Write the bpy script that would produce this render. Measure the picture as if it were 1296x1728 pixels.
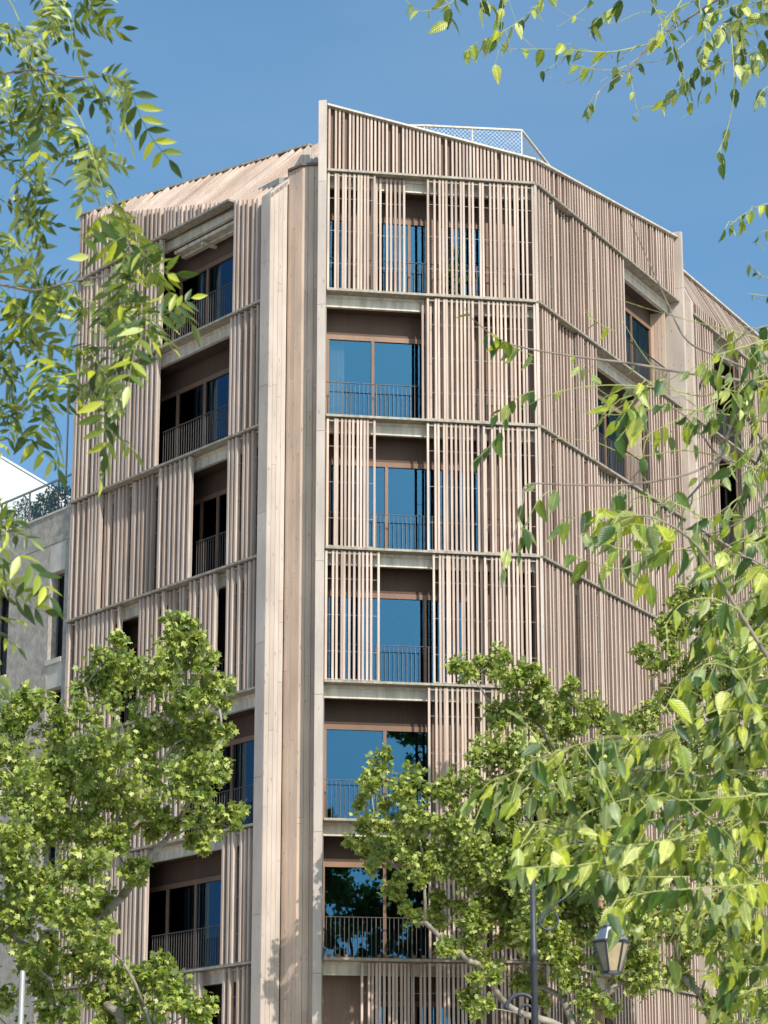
import bpy, math, random
import numpy as np
from mathutils import Vector, Matrix

for o in list(bpy.data.objects):
    bpy.data.objects.remove(o, do_unlink=True)
SC = bpy.context.scene
COL = SC.collection
rnd = random.Random(7)

# ------------------------------------------------------------------ camera
F_PX, HOR = 4400.0, 1221.0
TH = math.atan(HOR / F_PX)
CT, ST = math.cos(TH), math.sin(TH)
EYE = 1.6
cam = bpy.data.cameras.new('camera')
camo = bpy.data.objects.new('camera', cam)
COL.objects.link(camo)
camo.location = (0, 0, EYE)
camo.rotation_euler = (math.pi / 2 + TH, 0, 0)
cam.sensor_fit = 'HORIZONTAL'
cam.sensor_width = 24.0
cam.lens = 24.0 * F_PX / 1296.0
cam.clip_start, cam.clip_end = 0.2, 6000
cam.dof.use_dof = True
cam.dof.focus_distance = 60.0
cam.dof.aperture_fstop = 14.0
SC.camera = camo

# ------------------------------------------------------------------ light
SUN_AZ, SUN_EL = math.radians(27.0), math.radians(37)
S_DIR = Vector((math.sin(SUN_AZ) * math.cos(SUN_EL), -math.cos(SUN_AZ) * math.cos(SUN_EL), math.sin(SUN_EL)))
W = bpy.data.worlds.new('World')
SC.world = W
W.use_nodes = True
wn = W.node_tree
bg = wn.nodes['Background']
sky = wn.nodes.new('ShaderNodeTexSky')
sky.sky_type = 'NISHITA'
sky.sun_disc = False
sky.sun_elevation = SUN_EL
sky.sun_rotation = math.atan2(S_DIR.x, S_DIR.y)
sky.altitude = 50
sky.air_density = 1.0
sky.dust_density = 1.7
sky.ozone_density = 4.8
tc = wn.nodes.new('ShaderNodeTexCoord')
lift = wn.nodes.new('ShaderNodeMapping')          # a clear dry sky: less whitening towards the horizon
lift.inputs['Scale'].default_value = (1, 1, 0.6)
lift.inputs['Location'].default_value = (0, 0, 0.25)
wn.links.new(tc.outputs['Generated'], lift.inputs['Vector'])
wn.links.new(lift.outputs[0], sky.inputs['Vector'])
wb = wn.nodes.new('ShaderNodeVectorMath')         # white balance of the exposure
wb.operation = 'MULTIPLY'
wb.inputs[1].default_value = (0.96, 1.16, 1.06)
wn.links.new(sky.outputs[0], wb.inputs[0])
wisp = wn.nodes.new('ShaderNodeTexNoise')         # very faint cirrus over the whole sky
wmap = wn.nodes.new('ShaderNodeMapping')
wmap.inputs['Scale'].default_value = (2.2, 2.2, 7.0)
wmap.inputs['Rotation'].default_value = (0.3, 0.5, 0.4)
wn.links.new(tc.outputs['Generated'], wmap.inputs['Vector'])
wn.links.new(wmap.outputs[0], wisp.inputs['Vector'])
wisp.inputs['Scale'].default_value = 1.6
wisp.inputs['Detail'].default_value = 6
wrng = wn.nodes.new('ShaderNodeMapRange')
wrng.inputs[1].default_value, wrng.inputs[2].default_value = 0.48, 0.80
wrng.inputs[3].default_value, wrng.inputs[4].default_value = 0.0, 0.10
wn.links.new(wisp.outputs[0], wrng.inputs[0])
wmix = wn.nodes.new('ShaderNodeMix')
wmix.data_type = 'RGBA'
wmix.inputs['B'].default_value = (4.2, 4.7, 5.2, 1)
wn.links.new(wrng.outputs[0], wmix.inputs['Factor'])
wn.links.new(wb.outputs[0], wmix.inputs['A'])
wn.links.new(wmix.outputs['Result'], bg.inputs[0])
bg.inputs[1].default_value = 0.15
sl = bpy.data.lights.new('sun', 'SUN')
sl.energy = 3.65
sl.angle = math.radians(0.5)
sl.color = (1.0, 0.94, 0.885)
so = bpy.data.objects.new('sun', sl)
COL.objects.link(so)
so.rotation_euler = S_DIR.to_track_quat('Z', 'Y').to_euler()
so.location = (20, -30, 60)
SC.view_settings.view_transform = 'Standard'
SC.view_settings.look = 'None'
SC.view_settings.exposure = 0.30
SC.view_settings.gamma = 1.0
SC.view_settings.use_curve_mapping = False


# ------------------------------------------------------------------ helpers
def at(px, py, Y):
    """photo pixel + distance -> point in the place"""
    x, y = px - 648.0, 864.0 - py
    yy = F_PX * CT - y * ST
    zz = F_PX * ST + y * CT
    return Vector((x / yy * Y, Y, EYE + zz / yy * Y))


class MB:
    def __init__(self):
        self.v, self.f = [], []

    def hexa(self, p):
        """8 corners: 0-3 bottom ring, 4-7 top ring"""
        b = len(self.v)
        self.v += [tuple(q) for q in p]
        for f in ((0, 3, 2, 1), (4, 5, 6, 7), (0, 1, 5, 4), (1, 2, 6, 5), (2, 3, 7, 6), (3, 0, 4, 7)):
            self.f.append(tuple(b + i for i in f))
        return self

    def box(self, x0, x1, y0, y1, z0, z1):
        return self.hexa([(x0, y0, z0), (x1, y0, z0), (x1, y1, z0), (x0, y1, z0),
                          (x0, y0, z1), (x1, y0, z1), (x1, y1, z1), (x0, y1, z1)])

    def prism(self, poly, z0, z1):
        b, n = len(self.v), len(poly)
        self.v += [(p[0], p[1], z0) for p in poly] + [(p[0], p[1], z1) for p in poly]
        self.f.append(tuple(b + n - 1 - i for i in range(n)))
        self.f.append(tuple(b + n + i for i in range(n)))
        for i in range(n):
            j = (i + 1) % n
            self.f.append((b + i, b + j, b + n + j, b + n + i))
        return self

    def plate(self, pts, off):
        """a planar polygon thickened by a vector"""
        b, n = len(self.v), len(pts)
        off = Vector(off)
        self.v += [tuple(p) for p in pts] + [tuple(Vector(p) + off) for p in pts]
        self.f.append(tuple(b + n - 1 - i for i in range(n)))
        self.f.append(tuple(b + n + i for i in range(n)))
        for i in range(n):
            j = (i + 1) % n
            self.f.append((b + i, b + j, b + n + j, b + n + i))
        return self

    def bar(self, a, c, w, h, up=(0, 0, 1)):
        a, c = Vector(a), Vector(c)
        t = (c - a).normalized()
        s = t.cross(Vector(up))
        if s.length < 1e-4:
            s = t.cross(Vector((1, 0, 0)))
        s.normalize()
        u = s.cross(t)
        s, u = s * w / 2, u * h / 2
        return self.hexa([a - s - u, a + s - u, a + s + u, a - s + u, c - s - u, c + s - u, c + s + u, c - s + u])

    def tube(self, pts, rad, n=6):
        b = len(self.v)
        pts = [Vector(p) for p in pts]
        if not hasattr(rad, '__len__'):
            rad = [rad] * len(pts)
        prev = None
        for i, p in enumerate(pts):
            t = (pts[min(i + 1, len(pts) - 1)] - pts[max(i - 1, 0)])
            if t.length < 1e-9:
                t = Vector((0, 0, 1))
            t.normalize()
            if prev is None:
                s = t.cross(Vector((0.31, 0.17, 0.93)))
                if s.length < 1e-3:
                    s = t.cross(Vector((1, 0, 0)))
            else:
                s = prev - t * prev.dot(t)
            s.normalize()
            prev = s
            u = t.cross(s)
            for k in range(n):
                a = 2 * math.pi * k / n
                q = p + (s * math.cos(a) + u * math.sin(a)) * rad[i]
                self.v.append(tuple(q))
        for i in range(len(pts) - 1):
            for k in range(n):
                k2 = (k + 1) % n
                self.f.append((b + i * n + k, b + i * n + k2, b + (i + 1) * n + k2, b + (i + 1) * n + k))
        self.f.append(tuple(b + n - 1 - k for k in range(n)))
        e = b + (len(pts) - 1) * n
        self.f.append(tuple(e + k for k in range(n)))
        return self

    def lathe(self, c, prof, n=16, rot=0.0):
        b = len(self.v)
        for (r, z) in prof:
            for k in range(n):
                a = 2 * math.pi * k / n + rot
                self.v.append((c[0] + r * math.cos(a), c[1] + r * math.sin(a), c[2] + z))
        for i in range(len(prof) - 1):
            for k in range(n):
                k2 = (k + 1) % n
                self.f.append((b + i * n + k, b + i * n + k2, b + (i + 1) * n + k2, b + (i + 1) * n + k))
        self.f.append(tuple(b + n - 1 - k for k in range(n)))
        e = b + (len(prof) - 1) * n
        self.f.append(tuple(e + k for k in range(n)))
        return self

    def mesh(self, name, m, smooth=False):
        me = bpy.data.meshes.new(name)
        me.from_pydata(self.v, [], self.f)
        me.materials.append(m)
        if smooth:
            me.polygons.foreach_set('use_smooth', [True] * len(me.polygons))
        me.update()
        return me

    def build(self, name, m, parent=None, smooth=False):
        return link(name, self.mesh(name, m, smooth), parent)


def link(name, me, parent=None, loc=None):
    o = bpy.data.objects.new(name, me)
    COL.objects.link(o)
    if parent is not None:
        o.parent = parent
    if loc is not None:
        o.location = loc
    return o


def tri_mesh(name, V, T, m, smooth=False, uv=None):
    V = np.asarray(V, dtype=np.float32)
    T = np.asarray(T, dtype=np.int32)
    me = bpy.data.meshes.new(name)
    me.vertices.add(len(V))
    me.vertices.foreach_set('co', V.ravel())
    me.loops.add(T.size)
    me.loops.foreach_set('vertex_index', T.ravel())
    me.polygons.add(len(T))
    me.polygons.foreach_set('loop_start', np.arange(0, T.size, 3, dtype=np.int32))
    if smooth:
        me.polygons.foreach_set('use_smooth', np.ones(len(T), dtype=bool))
    if uv is not None:
        ul_ = me.uv_layers.new(name='leaf')
        ul_.data.foreach_set('uv', np.asarray(uv, dtype=np.float32)[T.ravel()].ravel())
    me.update(calc_edges=True)
    me.materials.append(m)
    return me


def tag(o, label=None, cat=None, group=None, kind=None):
    if label: o['label'] = label
    if cat: o['category'] = cat
    if group: o['group'] = group
    if kind: o['kind'] = kind
    return o


def empty(name, loc=(0, 0, 0)):
    o = bpy.data.objects.new(name, None)
    COL.objects.link(o)
    o.location = loc
    o.empty_display_size = 0.3
    return o


def under(o, parent):
    """parent with world coordinates kept (parents are unrotated empties)"""
    o.parent = parent
    o.matrix_parent_inverse = Matrix.Translation(-Vector(parent.location))
    return o


# ------------------------------------------------------------------ materials
def new_mat(name):
    m = bpy.data.materials.new(name)
    m.use_nodes = True
    nt = m.node_tree
    return m, nt, nt.nodes['Principled BSDF']


def nd(nt, t, **kw):
    n = nt.nodes.new(t)
    for k, v in kw.items():
        setattr(n, k, v)
    return n


def ramp(nt, stops):
    r = nd(nt, 'ShaderNodeValToRGB')
    el = r.color_ramp.elements
    while len(el) < len(stops):
        el.new(0.5)
    for e, (p, c) in zip(el, stops):
        e.position = p
        e.color = (*c, 1)
    return r


def wood_mat(name, tones, rough=0.75, grain=0.22, obj_rand=True, knots=True):
    m, nt, b = new_mat(name)
    L = nt.links.new
    geo = nd(nt, 'ShaderNodeNewGeometry')
    oi = nd(nt, 'ShaderNodeObjectInfo')
    add = nd(nt, 'ShaderNodeMath', operation='ADD')
    L(geo.outputs['Random Per Island'], add.inputs[0])
    L(oi.outputs['Random'], add.inputs[1])
    fr = nd(nt, 'ShaderNodeMath', operation='FRACT')
    L(add.outputs[0], fr.inputs[0])
    r = ramp(nt, tones)
    L(fr.outputs[0], r.inputs[0])
    mp = nd(nt, 'ShaderNodeMapping')
    mp.inputs['Scale'].default_value = (34, 34, 1.1)
    L(geo.outputs['Position'], mp.inputs['Vector'])
    no = nd(nt, 'ShaderNodeTexNoise')
    no.inputs['Scale'].default_value = 1.6
    no.inputs['Detail'].default_value = 6
    no.inputs['Roughness'].default_value = 0.65
    L(mp.outputs[0], no.inputs['Vector'])
    mp2 = nd(nt, 'ShaderNodeMapping')
    mp2.inputs['Scale'].default_value = (1.1, 1.1, 0.45)
    L(geo.outputs['Position'], mp2.inputs['Vector'])
    no2 = nd(nt, 'ShaderNodeTexNoise')
    no2.inputs['Scale'].default_value = 1.3
    no2.inputs['Detail'].default_value = 5
    L(mp2.outputs[0], no2.inputs['Vector'])
    s1 = nd(nt, 'ShaderNodeMapRange')
    s1.inputs[1].default_value, s1.inputs[2].default_value = 0.3, 0.7
    s1.inputs[3].default_value, s1.inputs[4].default_value = 1 - grain, 1 + grain * 0.7
    L(no.outputs[0], s1.inputs[0])
    s2 = nd(nt, 'ShaderNodeMapRange')
    s2.inputs[1].default_value, s2.inputs[2].default_value = 0.3, 0.7
    s2.inputs[3].default_value, s2.inputs[4].default_value = 0.80, 1.1
    L(no2.outputs[0], s2.inputs[0])
    mu = nd(nt, 'ShaderNodeMath', operation='MULTIPLY')
    L(s1.outputs[0], mu.inputs[0])
    L(s2.outputs[0], mu.inputs[1])
    fac = mu
    if knots:
        mp3 = nd(nt, 'ShaderNodeMapping')
        mp3.inputs['Scale'].default_value = (9, 9, 2.2)
        L(geo.outputs['Position'], mp3.inputs['Vector'])
        vo = nd(nt, 'ShaderNodeTexVoronoi')
        vo.inputs['Scale'].default_value = 1.0
        L(mp3.outputs[0], vo.inputs['Vector'])
        kr = nd(nt, 'ShaderNodeMapRange')
        kr.inputs[1].default_value, kr.inputs[2].default_value = 0.05, 0.16
        kr.inputs[3].default_value, kr.inputs[4].default_value = 0.55, 1.0
        L(vo.outputs['Distance'], kr.inputs[0])
        mk = nd(nt, 'ShaderNodeMath', operation='MULTIPLY')
        L(mu.outputs[0], mk.inputs[0])
        L(kr.outputs[0], mk.inputs[1])
        fac = mk
    vm = nd(nt, 'ShaderNodeVectorMath', operation='SCALE')
    L(r.outputs[0], vm.inputs[0])
    L(fac.outputs[0], vm.inputs['Scale'])
    L(vm.outputs[0], b.inputs['Base Color'])
    b.inputs['Roughness'].default_value = rough
    b.inputs['Specular IOR Level'].default_value = 0.25
    bp = nd(nt, 'ShaderNodeBump')
    bp.inputs['Strength'].default_value = 0.25
    bp.inputs['Distance'].default_value = 0.004
    L(no.outputs[0], bp.inputs['Height'])
    L(bp.outputs[0], b.inputs['Normal'])
    return m


def plain(name, col, rough=0.6, metal=0.0, var=0.12, scale=6.0, bump=0.0, spec=0.4, stretch=None):
    m, nt, b = new_mat(name)
    L = nt.links.new
    geo = nd(nt, 'ShaderNodeNewGeometry')
    no = nd(nt, 'ShaderNodeTexNoise')
    no.inputs['Scale'].default_value = scale
    no.inputs['Detail'].default_value = 6
    if stretch:
        smp = nd(nt, 'ShaderNodeMapping')
        smp.inputs['Scale'].default_value = stretch
        L(geo.outputs['Position'], smp.inputs['Vector'])
        L(smp.outputs[0], no.inputs['Vector'])
    else:
        L(geo.outputs['Position'], no.inputs['Vector'])
    r = ramp(nt, [(0.3, tuple(c * (1 - var) for c in col)), (0.7, tuple(min(1, c * (1 + var)) for c in col))])
    L(no.outputs[0], r.inputs[0])
    L(r.outputs[0], b.inputs['Base Color'])
    b.inputs['Roughness'].default_value = rough
    b.inputs['Metallic'].default_value = metal
    b.inputs['Specular IOR Level'].default_value = spec
    if bump:
        bp = nd(nt, 'ShaderNodeBump')
        bp.inputs['Strength'].default_value = bump
        bp.inputs['Distance'].default_value = 0.01
        L(no.outputs[0], bp.inputs['Height'])
        L(bp.outputs[0], b.inputs['Normal'])
    return m


def leaf_mat(name, tones, trans, tfac=0.45, rough=0.45, spec=0.4, under_col=(0.33, 0.38, 0.15), veins=False):
    m, nt, b = new_mat(name)
    L = nt.links.new
    geo = nd(nt, 'ShaderNodeNewGeometry')
    oi = nd(nt, 'ShaderNodeObjectInfo')
    add = nd(nt, 'ShaderNodeMath', operation='ADD')
    L(geo.outputs['Random Per Island'], add.inputs[0])
    L(oi.outputs['Random'], add.inputs[1])
    fr = nd(nt, 'ShaderNodeMath', operation='FRACT')
    L(add.outputs[0], fr.inputs[0])
    r = ramp(nt, tones)
    L(fr.outputs[0], r.inputs[0])
    r2 = ramp(nt, [(0.0, tuple(c * 0.75 for c in trans)), (1.0, tuple(min(1, c * 1.25) for c in trans))])
    L(fr.outputs[0], r2.inputs[0])
    und = nd(nt, 'ShaderNodeMix', data_type='RGBA')
    und.inputs['B'].default_value = (*under_col, 1)
    L(r.outputs[0], und.inputs['A'])
    bf = nd(nt, 'ShaderNodeMath', operation='MULTIPLY')
    bf.inputs[1].default_value = 0.6
    L(geo.outputs['Backfacing'], bf.inputs[0])
    L(bf.outputs[0], und.inputs['Factor'])
    col = und.outputs['Result']
    if veins:
        uvn = nd(nt, 'ShaderNodeTexCoord')
        sp = nd(nt, 'ShaderNodeSeparateXYZ')
        L(uvn.outputs['UV'], sp.inputs[0])
        ab = nd(nt, 'ShaderNodeMath', operation='ABSOLUTE')
        L(sp.outputs['X'], ab.inputs[0])
        sk = nd(nt, 'ShaderNodeMath', operation='MULTIPLY_ADD')
        sk.inputs[1].default_value = -0.8
        L(ab.outputs[0], sk.inputs[0])
        L(sp.outputs['Y'], sk.inputs[2])
        fq = nd(nt, 'ShaderNodeMath', operation='MULTIPLY')
        fq.inputs[1].default_value = 62.0
        L(sk.outputs[0], fq.inputs[0])
        sn = nd(nt, 'ShaderNodeMath', operation='SINE')
        L(fq.outputs[0], sn.inputs[0])
        sv = nd(nt, 'ShaderNodeMapRange')
        sv.inputs[1].default_value, sv.inputs[2].default_value = -1.0, 1.0
        sv.inputs[3].default_value, sv.inputs[4].default_value = 0.90, 1.05
        L(sn.outputs[0], sv.inputs[0])
        mr = nd(nt, 'ShaderNodeMapRange')
        mr.inputs[1].default_value, mr.inputs[2].default_value = 0.006, 0.022
        mr.inputs[3].default_value, mr.inputs[4].default_value = 1.7, 1.0
        L(ab.outputs[0], mr.inputs[0])
        no = nd(nt, 'ShaderNodeTexNoise')
        no.inputs['Scale'].default_value = 38.0
        no.inputs['Detail'].default_value = 3
        L(geo.outputs['Position'], no.inputs['Vector'])
        nr_ = nd(nt, 'ShaderNodeMapRange')
        nr_.inputs[1].default_value, nr_.inputs[2].default_value = 0.3, 0.7
        nr_.inputs[3].default_value, nr_.inputs[4].default_value = 0.75, 1.2
        L(no.outputs[0], nr_.inputs[0])
        m1 = nd(nt, 'ShaderNodeMath', operation='MULTIPLY')
        L(sv.outputs[0], m1.inputs[0]); L(mr.outputs[0], m1.inputs[1])
        m2 = nd(nt, 'ShaderNodeMath', operation='MULTIPLY')
        L(m1.outputs[0], m2.inputs[0]); L(nr_.outputs[0], m2.inputs[1])
        vs = nd(nt, 'ShaderNodeVectorMath', operation='SCALE')
        L(col, vs.inputs[0]); L(m2.outputs[0], vs.inputs['Scale'])
        col = vs.outputs[0]
        bp = nd(nt, 'ShaderNodeBump')
        bp.inputs['Strength'].default_value = 0.22
        bp.inputs['Distance'].default_value = 0.003
        L(sn.outputs[0], bp.inputs['Height'])
        L(bp.outputs[0], b.inputs['Normal'])
    L(col, b.inputs['Base Color'])
    b.inputs['Roughness'].default_value = rough
    b.inputs['Specular IOR Level'].default_value = spec
    tr = nd(nt, 'ShaderNodeBsdfTranslucent')
    L(r2.outputs[0], tr.inputs[0])
    mx = nd(nt, 'ShaderNodeMixShader')
    mx.inputs[0].default_value = tfac
    L(b.outputs[0], mx.inputs[1])
    L(tr.outputs[0], mx.inputs[2])
    L(mx.outputs[0], nt.nodes['Material Output'].inputs[0])
    return m


def glass_mat(name, refl, fac, see=(0.55, 0.6, 0.6)):
    m, nt, b = new_mat(name)
    L = nt.links.new
    gl = nd(nt, 'ShaderNodeBsdfGlossy')
    gl.inputs['Color'].default_value = (*refl, 1)
    gl.inputs['Roughness'].default_value = 0.015
    geo = nd(nt, 'ShaderNodeNewGeometry')
    no = nd(nt, 'ShaderNodeTexNoise')
    no.inputs['Scale'].default_value = 0.5
    no.inputs['Detail'].default_value = 1
    L(geo.outputs['Position'], no.inputs['Vector'])
    bp = nd(nt, 'ShaderNodeBump')
    bp.inputs['Strength'].default_value = 0.06
    bp.inputs['Distance'].default_value = 0.05
    L(no.outputs[0], bp.inputs['Height'])
    L(bp.outputs[0], gl.inputs['Normal'])
    tr = nd(nt, 'ShaderNodeBsdfTransparent')
    tr.inputs['Color'].default_value = (*see, 1)
    dt = nd(nt, 'ShaderNodeVectorMath', operation='DOT_PRODUCT')      # Schlick, the same from both faces of the pane
    L(geo.outputs['Incoming'], dt.inputs[0])
    L(geo.outputs['Normal'], dt.inputs[1])
    ab = nd(nt, 'ShaderNodeMath', operation='ABSOLUTE')
    L(dt.outputs['Value'], ab.inputs[0])
    om = nd(nt, 'ShaderNodeMath', operation='SUBTRACT')
    om.inputs[0].default_value = 1.0
    L(ab.outputs[0], om.inputs[1])
    p5 = nd(nt, 'ShaderNodeMath', operation='POWER')
    p5.inputs[1].default_value = 5.0
    L(om.outputs[0], p5.inputs[0])
    ad = nd(nt, 'ShaderNodeMath', operation='MULTIPLY_ADD')
    ad.inputs[1].default_value = 1.0 - fac
    ad.inputs[2].default_value = fac
    ad.use_clamp = True
    L(p5.outputs[0], ad.inputs[0])
    mx = nd(nt, 'ShaderNodeMixShader')
    L(ad.outputs[0], mx.inputs[0])
    L(tr.outputs[0], mx.inputs[1])
    L(gl.outputs[0], mx.inputs[2])
    L(mx.outputs[0], nt.nodes['Material Output'].inputs[0])
    return m


M = {}
M['slat_side_shade'] = wood_mat('larch_side_shade', [(0.0, (0.19, 0.122, 0.092)), (0.5, (0.25, 0.165, 0.126)), (1.0, (0.31, 0.215, 0.165))], grain=0.14, knots=False)  # flank shade put into the wood colour, for contrast on the right front
M['slat'] = wood_mat('larch_slat', [(0.0, (0.41, 0.30, 0.24)), (0.2, (0.53, 0.395, 0.31)), (0.5, (0.60, 0.45, 0.355)), (0.8, (0.65, 0.505, 0.41)), (1.0, (0.47, 0.37, 0.315))], grain=0.18, knots=False)
M['board'] = wood_mat('larch_board', [(0.0, (0.48, 0.39, 0.32)), (0.4, (0.535, 0.44, 0.365)), (0.75, (0.565, 0.475, 0.40)), (1.0, (0.50, 0.415, 0.35))], grain=0.10)
M['core'] = wood_mat('larch_core', [(0.0, (0.55, 0.385, 0.28)), (0.4, (0.64, 0.46, 0.33)), (0.75, (0.67, 0.50, 0.37)), (1.0, (0.57, 0.42, 0.33))], grain=0.12)
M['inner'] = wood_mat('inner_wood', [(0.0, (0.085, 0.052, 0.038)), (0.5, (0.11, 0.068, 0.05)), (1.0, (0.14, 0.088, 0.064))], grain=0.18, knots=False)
M['brown'] = wood_mat('brown_cladding', [(0.0, (0.25, 0.165, 0.12)), (1.0, (0.33, 0.22, 0.16))], grain=0.18, knots=False)
M['backing'] = wood_mat('backing_wood', [(0.0, (0.17, 0.115, 0.088)), (1.0, (0.22, 0.15, 0.115))], grain=0.15, knots=False)
M['frame'] = wood_mat('window_wood', [(0.0, (0.22, 0.125, 0.08)), (1.0, (0.29, 0.17, 0.105))], grain=0.15, knots=False, rough=0.5)
M['ledge'] = plain('bronze_ledge', (0.31, 0.265, 0.20), 0.55, 0.0, 0.32, 4.0, stretch=(2.0, 2.0, 0.5))
M['beam'] = plain('cream_beam', (0.58, 0.51, 0.41), 0.6, 0.0, 0.24, 3.0, stretch=(2.5, 2.5, 0.35))
M['rail'] = plain('galvanised', (0.36, 0.31, 0.265), 0.6, 0.0, 0.1, 9.0)
M['iron'] = plain('dark_iron', (0.11, 0.095, 0.085), 0.5, 0.2, 0.15, 9.0)
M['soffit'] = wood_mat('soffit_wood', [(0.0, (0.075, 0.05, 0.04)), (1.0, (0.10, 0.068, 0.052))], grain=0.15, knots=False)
M['plaster'] = plain('room_plaster', (0.20, 0.185, 0.17), 0.9)
M['slab'] = plain('slab_concrete', (0.32, 0.30, 0.28), 0.9)
M['glass'] = glass_mat('coated_glass', (0.052, 0.150, 0.262), 0.40, (0.80, 0.84, 0.84))
M['glass_low'] = glass_mat('plain_glass', (0.12, 0.22, 0.33), 0.30, (0.60, 0.62, 0.62))
M['curtain'] = plain('curtain', (0.78, 0.76, 0.70), 0.9, var=0.05)
M['roof'] = plain('roof_membrane', (0.30, 0.29, 0.27), 0.9)
M['white'] = plain('white_render', (0.80, 0.79, 0.77), 0.9, var=0.03, scale=1.0)
M['wire'] = plain('wire', (0.60, 0.60, 0.58), 0.4, 0.4)
M['pale_bark'] = plain('pale_bark', (0.29, 0.25, 0.19), 0.85, var=0.35, scale=7.0, bump=0.6)
M['bark'] = plain('grey_bark', (0.26, 0.21, 0.165), 0.85, var=0.3, scale=18.0, bump=0.6)
M['twig'] = plain('green_twig', (0.34, 0.36, 0.11), 0.7, var=0.25, scale=10.0)
M['plane_leaf'] = leaf_mat('plane_leaf', [(0.0, (0.035, 0.075, 0.012)), (0.3, (0.14, 0.205, 0.026)), (0.7, (0.36, 0.41, 0.058)), (1.0, (0.60, 0.60, 0.20))], (0.46, 0.54, 0.045), 0.28, 0.45, 0.5)
M['elm_leaf'] = leaf_mat('elm_leaf', [(0.0, (0.016, 0.05, 0.010)), (0.32, (0.045, 0.10, 0.014)), (0.5, (0.19, 0.25, 0.026)), (0.8, (0.42, 0.45, 0.035)), (1.0, (0.56, 0.58, 0.20))], (0.42, 0.50, 0.02), 0.22, 0.36, 0.5, veins=True)
M['ash_leaf'] = leaf_mat('ash_leaf', [(0.0, (0.015, 0.045, 0.012)), (0.4, (0.04, 0.085, 0.016)), (0.62, (0.16, 0.215, 0.03)), (0.82, (0.46, 0.48, 0.03)), (1.0, (0.52, 0.56, 0.25))], (0.52, 0.56, 0.02), 0.24, 0.40, 0.5)
M['hedge_leaf'] = leaf_mat('hedge_leaf', [(0.0, (0.06, 0.09, 0.025)), (1.0, (0.15, 0.18, 0.06))], (0.14, 0.18, 0.03), 0.2)
M['lamp_iron'] = plain('lamp_iron', (0.065, 0.068, 0.075), 0.5, 0.2, 0.2, 12.0)
M['lamp_zinc'] = plain('lamp_zinc', (0.32, 0.33, 0.35), 0.4, 0.5, 0.2, 14.0)
M['lamp_glass'] = plain('lamp_glass', (0.50, 0.37, 0.21), 0.35, 0.0, 0.12, 10.0)
M['steel_pole'] = plain('steel_pole', (0.34, 0.33, 0.30), 0.5, 0.3, 0.1, 4.0)
M['pave'] = plain('pavement', (0.47, 0.41, 0.335), 0.9, var=0.15, scale=2.0)
M['asphalt'] = plain('asphalt', (0.055, 0.055, 0.057), 0.9, var=0.2, scale=3.0)
M['concrete'] = plain('smooth_concrete', (0.50, 0.45, 0.38), 0.9, var=0.12, scale=3.0, bump=0.2)
M['dark_glass'] = glass_mat('dark_glass', (0.35, 0.45, 0.6), 0.08, (0.35, 0.36, 0.38))
M['clear_glass'] = glass_mat('clear_glass', (0.7, 0.72, 0.72), 0.02, (0.92, 0.94, 0.94))
M['pot'] = plain('terracotta', (0.30, 0.16, 0.10), 0.85)


def ribbed():
    m, nt, b = new_mat('ribbed_concrete')
    L = nt.links.new
    geo = nd(nt, 'ShaderNodeNewGeometry')
    no = nd(nt, 'ShaderNodeTexNoise')
    no.inputs['Scale'].default_value = 4.0
    no.inputs['Detail'].default_value = 8
    L(geo.outputs['Position'], no.inputs['Vector'])
    mp = nd(nt, 'ShaderNodeMapping')
    mp.inputs['Scale'].default_value = (60, 60, 7)
    L(geo.outputs['Position'], mp.inputs['Vector'])
    n2 = nd(nt, 'ShaderNodeTexNoise')
    n2.inputs['Scale'].default_value = 1.0
    n2.inputs['Detail'].default_value = 4
    L(mp.outputs[0], n2.inputs['Vector'])
    mx = nd(nt, 'ShaderNodeMix', data_type='FLOAT')
    mx.inputs[0].default_value = 0.6
    L(no.outputs[0], mx.inputs[2])
    L(n2.outputs[0], mx.inputs[3])
    r = ramp(nt, [(0.34, (0.22, 0.19, 0.155)), (0.66, (0.52, 0.46, 0.385))])
    L(mx.outputs[0], r.inputs[0])
    L(r.outputs[0], b.inputs['Base Color'])
    b.inputs['Roughness'].default_value = 0.95
    bp = nd(nt, 'ShaderNodeBump')
    bp.inputs['Strength'].default_value = 0.7
    bp.inputs['Distance'].default_value = 0.03
    L(n2.outputs[0], bp.inputs['Height'])
    L(bp.outputs[0], b.inputs['Normal'])
    return m


M['ribbed'] = ribbed()

# ------------------------------------------------------------------ ground
tag(MB().box(-1500, 1500, -1500, 3000, -0.5, 0.0).build('ground', M['pave']), kind='structure')
tag(MB().box(-200, 200, 14, 40, 0.002, 0.006).build('road', M['asphalt']), kind='structure')
for i, (y0, y1) in enumerate(((13.7, 14.0), (40.0, 40.3))):
    tag(MB().box(-200, 200, y0, y1, 0.0, 0.13).build('kerb', M['concrete']), kind='structure')


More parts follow.
